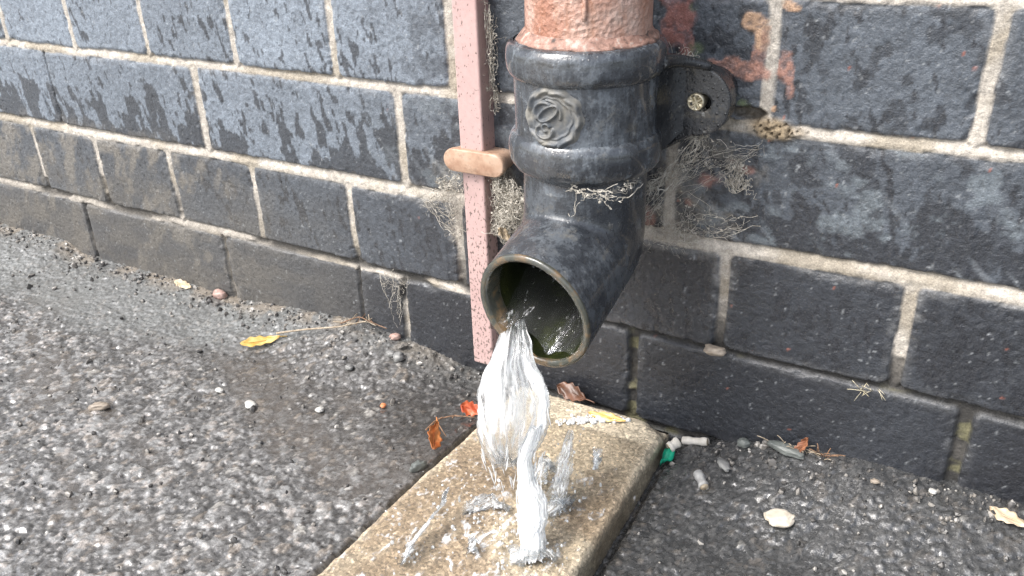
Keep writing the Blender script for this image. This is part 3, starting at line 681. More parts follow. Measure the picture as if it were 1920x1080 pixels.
# saddle: a pill shaped face plate on a narrower body
cl = on_y(831, 296, -.021); cr_ = on_y(944, 306, -.021); scx = .5 * (cl[0] + cr_[0]); hw = .5 * (cr_[0] - cl[0]); hz_ = .0088
prof = []
for cxs, a0, a1 in ((hw - hz_, 90, -90), (-(hw - hz_), -90, -270)):
    for a in np.linspace(a0, a1, 15): prof.append((cxs + hz_ * math.cos(math.radians(a)), hz_ * math.sin(math.radians(a))))
prof = np.array(prof); rings = []
for sc_i, yy in ((.80, .001), (.86, -.008), (.95, -.0145), (.99, -.0165), (1.0, -.0195), (.985, -.0207), (.94, -.0213), (.91, -.02142), (.4, -.0214), (.01, -.0214)):
    k = np.array([1 - (1 - sc_i) * .55, sc_i]); rings.append(np.stack([scx + prof[:, 0] * (k[0] if sc_i > .5 else sc_i), np.full(len(prof), yy), zc + prof[:, 1] * k[1]], -1))
part('saddle_clip', np.array(rings).reshape(-1, 3), grid_faces(len(rings), len(prof), True), PEACH, cond)['label'] = 'peach pill-shaped saddle clip across the pink strip'

# ------------------------------------------------------------------ water
def water_mat(name, foam_lo, foam_hi, base_op=.25, stretch=(220, 220, 40), tint=(.93, .95, .96), flow=False):
    m_ = NT(name)
    if flow:                                        # coordinates that run with the fall: across, along, front or back
        fa = m_.n.new('ShaderNodeAttribute'); fa.attribute_name = 'flow'; src = fa.outputs['Vector']
        def mp(q):
            n = m_.n.new('ShaderNodeMapping'); n.inputs['Scale'].default_value = q; m_.L(src, n.inputs[0]); return n.outputs[0]
        v1, v2 = mp(stretch), mp(tuple(q * 2.6 for q in stretch))
    else: v1, v2 = m_.mapv(stretch), m_.mapv(tuple(q * 3 for q in stretch))
    n1 = m_.noise(1.0, 5, .62, v1, .7); n2 = m_.noise(1.0, 4, .6, v2, .3)
    val = m_.math('ADD', m_.math('MULTIPLY', n1, .65), m_.math('MULTIPLY', n2, .35))
    if flow:
        fb = m_.n.new('ShaderNodeAttribute'); fb.attribute_name = 'froth'; val = m_.math('ADD', val, fb.outputs['Fac'])
    foam = m_.ramp(val, [(foam_lo, base_op), (foam_hi, 1.0)])
    t = m_.n.new('ShaderNodeBsdfTransparent'); t.inputs[0].default_value = (*tint, 1)
    gl = m_.n.new('ShaderNodeBsdfGlossy'); gl.inputs['Roughness'].default_value = .08; gl.inputs[0].default_value = (.97, .98, 1, 1)
    rf = m_.n.new('ShaderNodeBsdfRefraction'); rf.inputs['IOR'].default_value = 1.15; rf.inputs['Roughness'].default_value = .05
    df = m_.n.new('ShaderNodeBsdfDiffuse'); df.inputs[0].default_value = (.96, .97, .97, 1)
    tr_ = m_.n.new('ShaderNodeBsdfTranslucent'); tr_.inputs[0].default_value = (.96, .97, .97, 1)
    nb = m_.bump(n1, .6, .002); nb = m_.bump(n2, .5, .001, nb)
    for s_ in (gl, rf): m_.L(nb, s_.inputs['Normal'])
    m_.L(m_.bump(n2, .45, .0012, m_.bump(n1, .3, .002)), df.inputs['Normal'])
    fr = m_.n.new('ShaderNodeFresnel'); fr.inputs[0].default_value = 1.5; m_.L(nb, fr.inputs['Normal'])
    def mx(f, a, b):
        n = m_.n.new('ShaderNodeMixShader'); m_.set(n.inputs[0], f); m_.L(a.outputs[0], n.inputs[1]); m_.L(b.outputs[0], n.inputs[2]); return n
    clear = mx(m_.math('MULTIPLY', fr.outputs[0], .75), mx(.18, t, rf), gl); white = mx(.22, df, tr_); fin = mx(foam, clear, white)
    m_.n.remove(m_.b); m_.L(fin.outputs[0], m_.out.inputs[0]); return m_.m
W_JET = water_mat('falling_water', .47, .60, .08, (4.0, 1.9, 3.0), flow=True)
W_WHITE = water_mat('white_water', .40, .55, .25, (5.0, 1.6, 3.0), flow=True)
W_LACE = water_mat('splash_lace', .46, .60, .0, (5.5, 6.5, 3.0), flow=True)
W_STRAND = water_mat('water_strands', .40, .58, .40, (300, 300, 120))
W_BORE = water_mat('water_in_bore', .58, .74, .03, (150, 30, 150))
W_FILM = water_mat('water_film', .56, .70, .0, (110, 75, 3), (.98, .98, .98), flow=True)
def lp(tab, t):
    a = np.array(tab, float); return [np.interp(t, a[:, 0], a[:, k]) for k in range(1, a.shape[1])]
def sheet(name, tab, mat, root, ns=150, nt=120, amp=.003, seed=1, frag=.0, rag=.16, froth=lambda cu, s_: 0 * cu):
    """closed falling body: tab rows are (photo row, left column, right column, depth y, thickness)"""
    rows_ = np.linspace(tab[0][0], tab[-1][0], ns); Lx, Rx, Yd, Th = lp(tab, rows_)
    for A_ in (Lx, Rx, Th):
        for _ in range(6): A_[1:-1] = .25 * A_[:-2] + .5 * A_[1:-1] + .25 * A_[2:]
    V = np.zeros((ns, nt, 3)); FL = np.zeros((ns, nt, 3)); FR = np.zeros((ns, nt)); ph = np.linspace(0, 2 * math.pi, nt + 1)[:-1]; cu = np.cos(ph); su_ = np.sin(ph)
    for i in range(ns):
        a = on_y(Lx[i], rows_[i], Yd[i]); b = on_y(Rx[i], rows_[i], Yd[i]); c = .5 * (a + b); hw_ = .5 * np.linalg.norm(b - a); ax_ = (b - a) / (2 * hw_ + 1e-9)
        s_ = i / (ns - 1)
        rib = fbm(cu * 3.2 + .4 * s_, np.full(nt, s_ * 1.6) + (su_ > 0) * 7, seed, 4, .62) - .5       # ropes of water running with the fall
        fin_ = fbm(cu * 11, np.full(nt, s_ * 4.5) + (su_ > 0) * 9, seed + 3, 3) - .5
        edge_w = 1 + rag * (fbm(np.full(nt, s_ * 10), (cu > 0) * 5.0 + 0 * ph, seed + 5, 4, .65) - .5)
        P = c + ax_[None, :] * (hw_ * cu * edge_w)[:, None]
        P[:, 1] += Th[i] * .5 * su_ + amp * (2.0 * rib + .8 * fin_) * np.clip(Th[i] / .008, .2, 1) + .004 * (fbm(cu * 1.3, np.full(nt, s_ * 2), seed + 8, 2) - .5)
        P[:, 2] += (.6 * amp + frag * s_**5) * (fbm(cu * 7, np.full(nt, .3), seed + 7, 4, .65) - .5) * 2
        V[i] = P; FL[i] = np.stack([cu * 1.0, np.full(nt, s_), (su_ > 0) * 1.0], -1); FR[i] = froth(cu, s_)
    Vf = np.concatenate([V.reshape(-1, 3), [V[0].mean(0)], [V[-1].mean(0)]]); n0 = ns * nt
    FLf = np.concatenate([FL.reshape(-1, 3), [[0, 0, 0], [0, 1, 0]]]); FRf = np.concatenate([FR.ravel(), [0, FR[-1].mean()]])
    F = [tuple(int(q) for q in f) for f in grid_faces(ns, nt, True)]
    F += [(n0, (k + 1) % nt, k) for k in range(nt)] + [(n0 + 1, (ns - 1) * nt + k, (ns - 1) * nt + (k + 1) % nt) for k in range(nt)]
    return part(name, Vf, F, mat, root, attrs={'flow': FLf, 'froth': FRf})
def strands(name, spec, mat, root, seed):
    """loose threads and beads of water: spec rows are (start point, end point, count, spread, radius)"""
    lr = np.random.default_rng(seed); V, F = [], []
    for a, b, n, spread, r in spec:
        a = np.array(a); b = np.array(b)
        for _ in range(n):
            t0 = lr.uniform(0, .75); t1 = min(1, t0 + lr.uniform(.08, .4)); o_ = lr.normal(0, spread, 3)
            q = np.linspace(t0, t1, 9)[:, None]; P = a + (b - a) * q + o_ + np.cumsum(lr.normal(0, spread * .03, (9, 3)), 0); P[:, 2] = np.maximum(P[:, 2], .0065)
            tube(V, F, P, r * lr.uniform(.4, 1.3) * np.sin(np.linspace(.25, math.pi - .25, 9)), 6)
    return V, F
ws = thing('water_stream', 'white rushing water falling from the black outlet onto the slab', 'water stream', (-.235, -.15, .005))
sheet('main_sheet', [(598, 952, 984, -.110, .002), (622, 940, 988, -.127, .005), (645, 933, 996, -.139, .008), (665, 925, 996, -.143, .011), (690, 911, 1003, -.146, .012), (712, 904, 1020, -.147, .012), (735, 901, 1030, -.148, .012), (760, 898, 1030, -.150, .011), (800, 897, 1026, -.152, .010), (825, 902, 1016, -.153, .008), (845, 909, 1003, -.154, .006), (868, 926, 988, -.155, .003)],
      W_JET, ws, amp=.0034, seed=3, frag=.012, froth=lambda cu, s_: .045 * ss(.1, -.5, cu) * ss(.1, .3, s_) + .07 * (fbm(cu * 1.5, np.full(len(cu), s_ * 2.0), 77, 2) - .5) + .07 * ss(.70, .9, cu) * ss(.3, .45, s_) - .05 * ss(-.1, .2, cu) * ss(.78, .6, cu) - .22 * ss(.70, 1.0, s_) - .05 * ss(.28, .0, s_) - .14 * ss(.86, 1.0, np.abs(cu)))
sheet('narrow_jet', [(800, 992, 1016, -.155, .003), (830, 977, 1009, -.158, .006), (865, 969, 994, -.162, .008), (905, 970, 998, -.166, .010), (940, 971, 1017, -.170, .012), (970, 973, 1023, -.174, .012), (1000, 976, 1019, -.178, .010), (1026, 976, 1016, -.181, .010), (1044, 972, 1022, -.183, .010)],
      W_WHITE, ws, amp=.0030, seed=23, rag=.55, frag=.006, froth=lambda cu, s_: .07 * ss(.2, .45, s_) - .10 * ss(.25, .0, s_) - .16 * ss(.60, 1.0, np.abs(cu)) + .06 * ss(.9, 1, s_))
yj = -.150
V, F = strands('spray', [(on_y(932, 660, yj), on_y(900, 800, yj), 8, .0016, .0004), (on_y(1006, 700, yj), on_y(1028, 810, yj), 10, .0018, .0004), (on_y(915, 810, yj), on_y(945, 905, yj), 26, .0050, .0004), (on_y(975, 810, yj), on_y(962, 905, yj), 22, .0050, .0004), (on_y(1012, 800, -.155), on_y(995, 890, -.160), 16, .0032, .0004), (on_y(974, 880, -.166), on_y(984, 1030, -.18), 12, .0022, .0004), (on_y(1002, 890, -.166), on_y(1014, 1030, -.18), 14, .0024, .0004)], W_STRAND, ws, 31)
part('spray', V, F, W_STRAND, ws)
# water lying and sliding in the bore: from the back right wall to the lip at the lower left
nu, nv = 70, 60
Ub, Vb = np.meshgrid(np.linspace(-1, 1, nu), np.linspace(0, 1, nv), indexing='ij')
lip = MOUTH + .0346 * (-.46 * ua * 1 + -.888 * ub)
Rb = .0343
dep = MOUTH[None, None, :] - od * (Vb * .062)[..., None] + .0005 * mn
lev = -.62 + .10 * Ub + .26 * Vb + .14 * np.exp(-((Ub - .35 - .3 * Vb) / .28)**2) - .22 * np.exp(-((Ub + .32) / .25)**2) * (1 - Vb)
lev = lev + .10 * (fbm(Ub * 5 + 2 * Vb, Vb * 3, 171, 4) - .5) * 2 * .6
half = np.sqrt(np.clip(1 - lev**2, 0, 1)); P = dep + Rb * ((Ub * half)[..., None] * ua + lev[..., None] * ub)
part('bore_water', P.reshape(-1, 3), grid_faces(nu, nv), W_BORE, ws)
# thin film running over the slab
nu, nv = 150, 330; Ug, Vg = np.meshgrid(np.linspace(.03, .97, nu), np.linspace(.08, .99, nv), indexing='ij'); Yg = -.012 - Vg * .388; l_, r_ = slab_x(Yg); Xg = l_ + (r_ - l_) * Ug
land = np.array([-.2225, -.178]); dd = np.hypot(Xg - land[0], Yg - land[1])
rip = .0016 * np.exp(-dd / .05) * (fbm(Xg / .010, Yg / .010, 181, 3) - .5) * 2 + .0006 * (fbm(Xg / .02, Yg / .02, 182, 3) - .5) + .0007 * np.sin(dd / .0024) * np.exp(-dd / .02)
film = mesh_np('water', np.stack([Xg, Yg, SLAB_TOP + .0012 + .003 * (fbm(Xg / .08, Yg / .08, 122, 3) - .5) + rip], -1).reshape(-1, 3), grid_faces(nu, nv)[:, ::-1], W_FILM, attrs={'flow': np.stack([Xg, Yg, 0 * Xg], -1).reshape(-1, 3), 'froth': (.06 * np.exp(-dd / .045) + .02 * ss(.25, .34, -Yg) - .12 * ss(.10, .05, -Yg)).ravel()})
film['kind'] = 'structure'
# splashes
def splash(label, pts, rad, mat=None, seed=1, n=70, drops=14, spread=.006):
    """a torn thin skin of water thrown along a path, with beads round it"""
    p = np.array(pts); t = np.linspace(0, 1, len(p)); lr = np.random.default_rng(seed); q = np.linspace(0, 1, n); nt = 44
    P = np.stack([np.interp(q, t, p[:, c]) for c in range(3)], -1); wd = np.interp(q, np.linspace(0, 1, len(rad)), rad) * (.7 + .7 * fbm(q * 5, 0 * q, seed + 2, 3)) * 1.55 + .0005
    for _ in range(4): P[1:-1] = .25 * P[:-2] + .5 * P[1:-1] + .25 * P[2:]
    side = np.cross(np.gradient(P, axis=0), [0.35, 1.0, .15]); side /= np.linalg.norm(side, axis=1)[:, None] + 1e-9
    ph = np.linspace(0, 2 * math.pi, nt + 1)[:-1]; cu = np.cos(ph)[None, :] + 0 * q[:, None]; su_ = np.sin(ph)[None, :] + 0 * cu; Q2 = q[:, None] + 0 * cu
    sg = np.sqrt(np.clip(cu**2, 0, 1))
    dep_ = (fbm(cu * 1.6, Q2 * 4, seed + 3, 4, .6) - .5) * .011 + su_ * .0009 + (fbm(cu * 6, Q2 * 12, seed + 4, 2) - .5) * .0018
    V = P[:, None, :] + side[:, None, :] * (wd[:, None] * cu * (1 + .5 * (fbm(Q2 * 9, np.sign(cu) * 3, seed + 5, 3) - .5)))[..., None] + np.array([.25, 1, .1])[None, None, :] * dep_[..., None]
    V[..., 2] += .003 * (fbm(cu * 3, Q2 * 7, seed + 6, 3) - .5); V[..., 2] = np.maximum(V[..., 2], SLAB_TOP + .0016)
    fr = -.16 * ss(.6, 1.0, sg) - .14 * ss(.16, 0, Q2) - .20 * ss(.75, 1.0, Q2); fl = np.stack([cu * wd[:, None] / .004 * .5, Q2 * np.linalg.norm(p[-1] - p[0]) / .03, (su_ > 0) * .3 + seed], -1)
    V = list(V.reshape(-1, 3)); F = [tuple(int(k) for k in f) for f in grid_faces(n, nt, True)]; fl = list(fl.reshape(-1, 3)); fr = list(fr.ravel())
    for _ in range(drops):
        k = lr.random(); c = np.array([np.interp(k, t, p[:, c_]) for c_ in range(3)]) + lr.normal(0, spread, 3); c[2] = max(c[2], .006); r0 = .0003 + min(lr.exponential(.00035), .0011); b0 = len(V); st = lr.uniform(1, 3)
        V += list(ico_v * [r0, r0, r0 * st] + c); F += [tuple(b0 + i for i in f) for f in ico_f]; fl += list(ico_v + lr.uniform(0, 9)); fr += [lr.uniform(-.05, .08)] * len(ico_v)
    o = mesh_np('water_splash', V, F, W_LACE, attrs={'flow': np.array(fl), 'froth': np.array(fr)}); recentre(o, p[0]); return tag(o, label, 'splash', 'splashes on the slab')
bm = bmesh.new(); bmesh.ops.create_icosphere(bm, subdivisions=1, radius=1); ico_v = np.array([v.co[:] for v in bm.verts]); ico_f = [tuple(v.index for v in f.verts) for f in bm.faces]; bm.free()
W_SPL = water_mat('splash_water', .42, .60, .30, (240, 240, 120))
def zp(px, py, z): return on_z(px, py, z)
splash('leaping white splash streak on the left half of the slab', [zp(752, 1062, .006), zp(772, 1020, .012), zp(800, 980, .018), zp(832, 945, .022), zp(836, 918, .026)], [.0045, .0040, .0034, .0022, .0010], W_SPL, 11, 70, 26, .008)
splash('tall clear splash right of the narrow water jet', [zp(1040, 945, .006), zp(1052, 905, .02), zp(1056, 870, .032), zp(1066, 830, .044), zp(1070, 808, .050)], [.0060, .0050, .0045, .0036, .0015], W_SPL, 12, 70, 26, .008)
splash('small curled splash right beside the foot of the sheet', [zp(1008, 905, .008), zp(1014, 875, .018), zp(1030, 865, .022), zp(1040, 885, .014)], [.004, .003, .0026, .0014], W_SPL, 13, 70, 14, .005)
splash('low frothy splash left of the narrow jet foot', [zp(872, 960, .006), zp(900, 945, .010), zp(930, 940, .012), zp(955, 955, .008)], [.0022, .0032, .0030, .0015], W_SPL, 14, 70, 26, .008)
splash('low frothy splash right of the narrow jet foot', [zp(1024, 962, .008), zp(1050, 945, .012), zp(1078, 930, .010)], [.0036, .0034, .0012], W_SPL, 15, 70, 22, .008)
splash('white crown of water round the landing foot of the narrow jet', [zp(958, 1052, .006), zp(975, 1040, .011), zp(1000, 1044, .012), zp(1022, 1040, .012), zp(1042, 1050, .006)], [.0022, .0040, .0044, .0040, .0018], W_SPL, 18, 70, 40, .007)
splash('single upright water drop left of the jet foot', [zp(884, 1036, .006), zp(886, 1012, .014)], [.0012, .0026], W_SPL, 16, 30, 2, .003)
splash('single upright water drop over the right of the slab', [zp(1116, 884, .010), zp(1119, 842, .026)], [.0012, .0024], W_SPL, 17, 30, 2, .003)
V, F = [], []; lr = np.random.default_rng(5)
bm = bmesh.new(); bmesh.ops.create_icosphere(bm, subdivisions=1, radius=1); ico_v = np.array([v.co[:] for v in bm.verts]); ico_f = [tuple(v.index for v in f.verts) for f in bm.faces]; bm.free()
for k in range(190):
    a = lr.uniform(0, 2 * math.pi); d_ = abs(lr.normal(0, .055)); x = land[0] + d_ * math.cos(a); y = land[1] + d_ * math.sin(a) * 1.1
    if y > -.03 or not (slab_x(y)[0] + .004 < x < slab_x(y)[1] - .004): continue
    r0 = .0003 + min(lr.exponential(.0004), .0015); z = SLAB_TOP + lr.exponential(.008) ; b0 = len(V); V += list(ico_v * np.array([r0, r0, r0 * lr.uniform(.7, 1.8)]) + [x, y, z]); F += [tuple(b0 + i for i in f) for f in ico_f]
tag(mesh_np('water_droplets', V, F, W_SPL), 'fine water droplets thrown up over the wet slab', 'droplets', None, 'stuff')
V, F = [], []
for k in range(260):
    t = lr.beta(1.5, 1.5); px = 1042 + 140 * t; py = 789 - 3 * t + lr.normal(0, 4.5) * (1 - .6 * t); c = on_z(px, py, SLAB_TOP + .001); r0 = .0003 + min(lr.exponential(.0006), .0019)
    b0 = len(V); V += list(ico_v * r0 * np.array([1, 1, .8]) + c); F += [tuple(b0 + i for i in f) for f in ico_f]
W_FOAM = water_mat('foam', .34, .56, .35, (500, 500, 500))
tag(mesh_np('foam', V, F, W_FOAM), 'line of foam bubbles along the slab end by the wall', 'foam', None, 'stuff')

# ------------------------------------------------------------------ cobwebs
def flat_mat(name, c1, c2, rough=.7, scale=80, **k):
    m_ = NT(name); return m_.fin(m_.mix(m_.ramp(m_.noise(scale, 4), [(.38, 0.0), (.62, 1.0)]), c1, c2), rough, m_.bump(m_.noise(scale * 4, 3), .4, .0006), .4, **k)
WEB = flat_mat('dusty_web', (.31, .285, .24), (.52, .49, .43), .9, 300)
def web_clump(label, anchors, n, r=.00022, wander=.010, seg=14, seed=1, lumps=0, sag=.004, lump_r=.0011):
    lr = np.random.default_rng(seed); V, F = [], []; A = np.array(anchors, float)
    for k in range(n):
        i, j = lr.integers(len(A), size=2)
        if i == j: j = (i + 1) % len(A)
        a = A[i] + lr.normal(0, wander * .4, 3); b = A[j] + lr.normal(0, wander * .4, 3)
        a[1] = min(a[1], -.002); b[1] = min(b[1], -.002)
        L_ = lr.uniform(.25, 1); t = np.linspace(0, L_, seg)[:, None]; p = a + (b - a) * t
        p = p + np.cumsum(lr.normal(0, wander * .16, (seg, 3)), 0); p[:, 2] -= sag * np.sin(np.linspace(0, math.pi, seg)); p[:, 1] = np.minimum(p[:, 1], -.0012)
        tube(V, F, p, r * lr.uniform(.5, 1.5), 3, False)
        if lr.random() < .35:                        # short curled fluff
            c = p[lr.integers(seg)]; q = c + np.cumsum(lr.normal(0, .0013, (8, 3)), 0); q[:, 1] = np.minimum(q[:, 1], -.001); tube(V, F, q, r * .9, 3, False)
    for k in range(lumps):
        i, j = lr.integers(len(A), size=2); c = A[i] + (A[j] - A[i]) * lr.random() + lr.normal(0, wander * .4, 3); c[1] = min(c[1], -.002); b0 = len(V)
        V += list(ico_v * lump_r * lr.uniform(.3, 1, 3) * (1 + .4 * lr.normal(0, 1, (len(ico_v), 1))) + c); F += [tuple(b0 + q for q in f) for f in ico_f]
    o = mesh_np('cobweb', V, F, WEB, smooth=False); recentre(o, A[0]); return tag(o, label, 'cobweb', 'dusty cobwebs on the wall')
def wy(px, py, y): return on_y(px, py, y)
web_clump('thick grey cobweb between the pink strip and the black neck', [wy(945, 340, -.01), wy(960, 355, -.02), wy(940, 400, -.008), wy(965, 400, -.02), wy(950, 440, -.012), wy(930, 430, -.008), wy(972, 380, -.03), wy(935, 330, -.012)], 230, .00017, .008, 12, 1, 420, .004, .0010)
web_clump('dusty cobweb over the wall left of the saddle clip', [wy(830, 340, -.002), wy(855, 350, -.004), wy(850, 400, -.003), wy(862, 440, -.003), wy(800, 372, -.002), wy(868, 330, -.016)], 80, .00014, .007, 12, 2, 110, .003, .0009)
web_clump('web drawn in a fan from the lug to the wall', [wy(1315, 245, -.022), wy(1300, 290, -.012), wy(1335, 300, -.004), wy(1240, 330, -.02), wy(1200, 350, -.03), wy(1190, 420, -.03), wy(1280, 310, -.016), wy(1420, 280, -.002), wy(1215, 350, -.012)], 80, .00012, .006, 16, 3, 60, .004, .0009)
web_clump('pale strands draped from the screw down to the side of the neck', [wy(1312, 250, -.026), wy(1262, 335, -.02), wy(1205, 352, -.04), wy(1190, 430, -.035), wy(1228, 345, -.03)], 34, .00026, .004, 18, 12, 40, .004, .0012)
web_clump('tattered cobweb hanging below the lower collar bead', [wy(1070, 352, -.107), wy(1100, 362, -.108), wy(1125, 372, -.106), wy(1150, 362, -.102), wy(1175, 345, -.09), wy(1195, 340, -.075)], 26, .00026, .0035, 14, 4, 12, .001)
web_clump('clot of dusty web under the screw', [wy(1320, 205, -.029), wy(1310, 235, -.029), wy(1302, 250, -.028), wy(1326, 250, -.026), wy(1275, 245, -.03)], 60, .0002, .0032, 10, 5, 40, .002)
web_clump('stringy web along the mortar bed right of the neck', [wy(1205, 440, -.006), wy(1240, 450, -.004), wy(1290, 455, -.003), wy(1260, 420, -.003), wy(1320, 425, -.002), wy(1230, 390, -.003), wy(1300, 380, -.002), wy(1390, 420, -.002)], 70, .00013, .009, 14, 6, 40)
web_clump('small white starry web on the lower left courses', [wy(745, 535, -.004), wy(770, 525, -.003), wy(720, 515, -.003), wy(750, 580, -.003), wy(748, 610, -.006), wy(735, 505, -.002)], 26, .00014, .005, 12, 7, 4)
web_clump('fluff caught behind the pink strip near its top', [wy(918, 20, -.008), wy(921, 60, -.006), wy(925, 110, -.008), wy(925, 170, -.006), wy(932, 200, -.004)], 50, .00015, .005, 10, 8, 90, .003, .0009)
web_clump('ring of pale web round a hole right of the pipe', [wy(1372, 312, -.002), wy(1390, 305, -.002), wy(1388, 325, -.002), wy(1370, 340, -.002), wy(1400, 345, -.002)], 60, .0002, .005, 10, 9, 20)
web_clump('wispy web from the collar top to the lug', [wy(1262, 100, -.03), wy(1275, 115, -.028), wy(1290, 100, -.012), wy(1300, 125, -.027)], 40, .0002, .005, 12, 10, 10)

# ------------------------------------------------------------------ litter
def leaf(name, label, cat, ctr, L, W, rotz, mat, curl=.3, tilt=(0, 0), stem=0, group=None, seed=1):
    lr = np.random.default_rng(seed); nu, nv = 26, 13; V = []
    for i in range(nu):
        s_ = i / (nu - 1); w_ = W * (math.sin(math.pi * s_**.8)**.8) * (1 + .16 * math.sin(s_ * 26 + seed)) + .0002
        for j in range(nv):
            t = j / (nv - 1) * 2 - 1
            V.append(((s_ - .5) * L, t * w_, curl * L * .25 * (2 * s_ - 1)**2 + .45 * curl * w_ * t * t * 1.4 + .0007 * math.sin(9 * s_ + 4 * t + seed)))
    F = [tuple(int(q) for q in f) for f in grid_faces(nu, nv)]
    n0 = len(V); V += [(v[0], v[1], v[2] - .0003) for v in V]; F += [tuple(n0 + q for q in f[::-1]) for f in list(F)]
    per = [i * nv for i in range(nu)] + [(nu - 1) * nv + j for j in range(1, nv)] + [i * nv + nv - 1 for i in range(nu - 2, -1, -1)] + [j for j in range(nv - 2, 0, -1)]
    F += [(a, n0 + a, n0 + b, b) for a, b in zip(per, per[1:] + per[:1])]
    if stem:
        Vs = [np.array(v) for v in V]; tube(Vs, F, bez((L * .49, 0, curl * L * .24), (L * .5 + stem * .5, stem * .1, .001), (L * .5 + stem, stem * .05, .0005), 10), .0005, 5); V = Vs
    tube_mid = [(s_ * L - L / 2, 0, curl * L * .25 * (2 * s_ - 1)**2 + .0003) for s_ in np.linspace(.02, .96, 12)]
    Vs = [np.array(v) for v in V]; tube(Vs, F, tube_mid, .00035, 4)
    o = mesh_np(name, Vs, F, mat); o.location = [float(q) for q in ctr]; o.rotation_euler = (tilt[0], tilt[1], rotz); return tag(o, label, cat, group)
LEAF_Y = flat_mat('yellow_leaf', (.50, .30, .06), (.60, .43, .16), .4, 120)
LEAF_O = flat_mat('orange_leaf', (.42, .11, .03), (.54, .21, .07), .35, 120)
LEAF_R = flat_mat('red_leaf', (.36, .06, .025), (.46, .11, .04), .35, 120)
LEAF_B = flat_mat('brown_leaf', (.055, .025, .014), (.13, .06, .035), .35, 90)
LEAF_YO = flat_mat('yellow_rust_leaf', (.75, .42, .10), (.80, .62, .26), .3, 60)
LEAF_RU = flat_mat('rust_leaf', (.16, .06, .03), (.28, .12, .06), .5, 150); LEAF_P = flat_mat('pale_dead_leaf', (.40, .31, .20), (.55, .46, .34), .5, 90)
TWIG = flat_mat('pale_twig', (.30, .24, .17), (.45, .38, .29), .7, 200); TWIG_B = flat_mat('brown_twig', (.16, .09, .05), (.30, .18, .11), .6, 200)
STRAW = flat_mat('straw', (.50, .44, .30), (.62, .57, .44), .7, 200)
def dirang(a, b): d = b - a; return math.atan2(d[1], d[0])
p = on_ground(490, 647); p2 = on_ground(520, 634)
leaf('leaf', 'narrow yellow leaf lying at the end of a twig on the asphalt', 'leaf', p + [0, 0, .004], .036, .0055, dirang(on_ground(465, 655), on_ground(522, 634)), LEAF_Y, .25, (.35, 0), .006, 'fallen leaves', 1)
def twig(label, pix, r, mat, lift=.003, name='twig', pts3=None, fork=0):
    V, F = [], []
    P = np.array(pts3) if pts3 is not None else np.array([on_ground(*q) + [0, 0, lift] for q in pix])
    t = np.linspace(0, 1, len(P)); q = np.linspace(0, 1, 26); Q = np.stack([np.interp(q, t, P[:, k]) for k in range(3)], -1)
    for _ in range(3): Q[1:-1] = .25 * Q[:-2] + .5 * Q[1:-1] + .25 * Q[2:]
    tube(V, F, Q, np.linspace(r, r * .55, 26), 6); lr = np.random.default_rng(int(abs(Q[0, 0]) * 9999))
    for k in range(fork):
        i = lr.integers(8, 24); e_ = Q[i] + lr.normal(0, .009, 3) * [1, 1, .4]; tube(V, F, bez(Q[i], (Q[i] + e_) / 2 + lr.normal(0, .002, 3), e_, 8), r * .5, 5)
    o = mesh_np(name, V, F, mat); recentre(o, Q[0]); return tag(o, label, 'twig', 'dry twigs and stalks')
twig('long thin pale twig leading from the yellow leaf to the wall', [(520, 634), (575, 628), (640, 625), (690, 612), (720, 612)], .0009, TWIG, .006, fork=6)
twig('thin twig lying against the wall foot beside the starry web', [(640, 622), (680, 604), (720, 606), (752, 612)], .0006, TWIG_B, .008, fork=4)
twig('curved brown twig beside the orange leaf at the slab', [(800, 818), (820, 798), (850, 791), (892, 794)], .0008, TWIG_B, .006, fork=3)
p = on_ground(811, 836); leaf('leaf', 'curled orange leaf standing against the left edge of the slab', 'leaf', p + [.002, 0, .010], .024, .0065, math.radians(115), LEAF_O, .35, (.9, -.4), .004, 'fallen leaves', 2)
p = on_ground(884, 779); leaf('leaf', 'small red-orange leaf half behind the falling water', 'leaf', p + [0, 0, .006], .018, .0055, math.radians(15), LEAF_R, .3, (.7, .3), 0, 'fallen leaves', 3)
p = on_z(1066, 752, .004); leaf('leaf', 'dark brown leaf wedged between the slab and the wall', 'leaf', [p[0], -.010, .008], .030, .0065, math.radians(-14), LEAF_B, .2, (.9, 0), .008, 'fallen leaves', 4)
p = on_z(1138, 783, .006); leaf('leaf', 'yellow leaf with rusty blotches lying on the foam', 'leaf', [p[0], p[1], SLAB_TOP + .0025], .030, .0040, math.radians(6), LEAF_YO, .08, (.25, 0), 0, 'fallen leaves', 5)
p = on_ground(1890, 977); leaf('leaf', 'pale dead leaf at the right end of the asphalt', 'leaf', p + [0, 0, .003], .024, .0050, math.radians(-20), LEAF_P, .25, (.2, 0), 0, 'fallen leaves', 6)
p = on_y(945, 440, -.03); leaf('leaf', 'tiny pale dead leaf caught in web beside the pink strip', 'leaf', p, .014, .0035, math.radians(30), LEAF_P, .5, (.9, .9), 0, 'fallen leaves', 7)
p = on_ground(345, 537); leaf('leaf', 'tan scrap of leaf at the wall foot on the left', 'leaf', p + [0, 0, .003], .030, .004, math.radians(-6), LEAF_P, .2, (.6, 0), 0, 'fallen leaves', 8)
p = on_ground(1500, 830); V, F = [], []
for k in range(14):
    b = p + np.array([random.uniform(-.014, .02), random.uniform(-.002, .004), 0]); e_ = b + np.array([random.gauss(0, .010), random.gauss(-.001, .003), random.uniform(.003, .011)]); tube(V, F, bez(b, (b + e_) / 2 + np.array([0, -.001, .003]), e_, 8), .00035, 4)
tag(recentre(mesh_np('dry_roots', V, F, TWIG), p), 'tangle of dry roots at the wall foot behind the flat stone', 'roots')
leaf('leaf', 'rust coloured curled leaf standing upright against the wall foot', 'leaf', p + [.004, -.002, .008], .015, .0030, math.radians(35), LEAF_RU, .5, (.5, -1.0), 0, 'fallen leaves', 9)
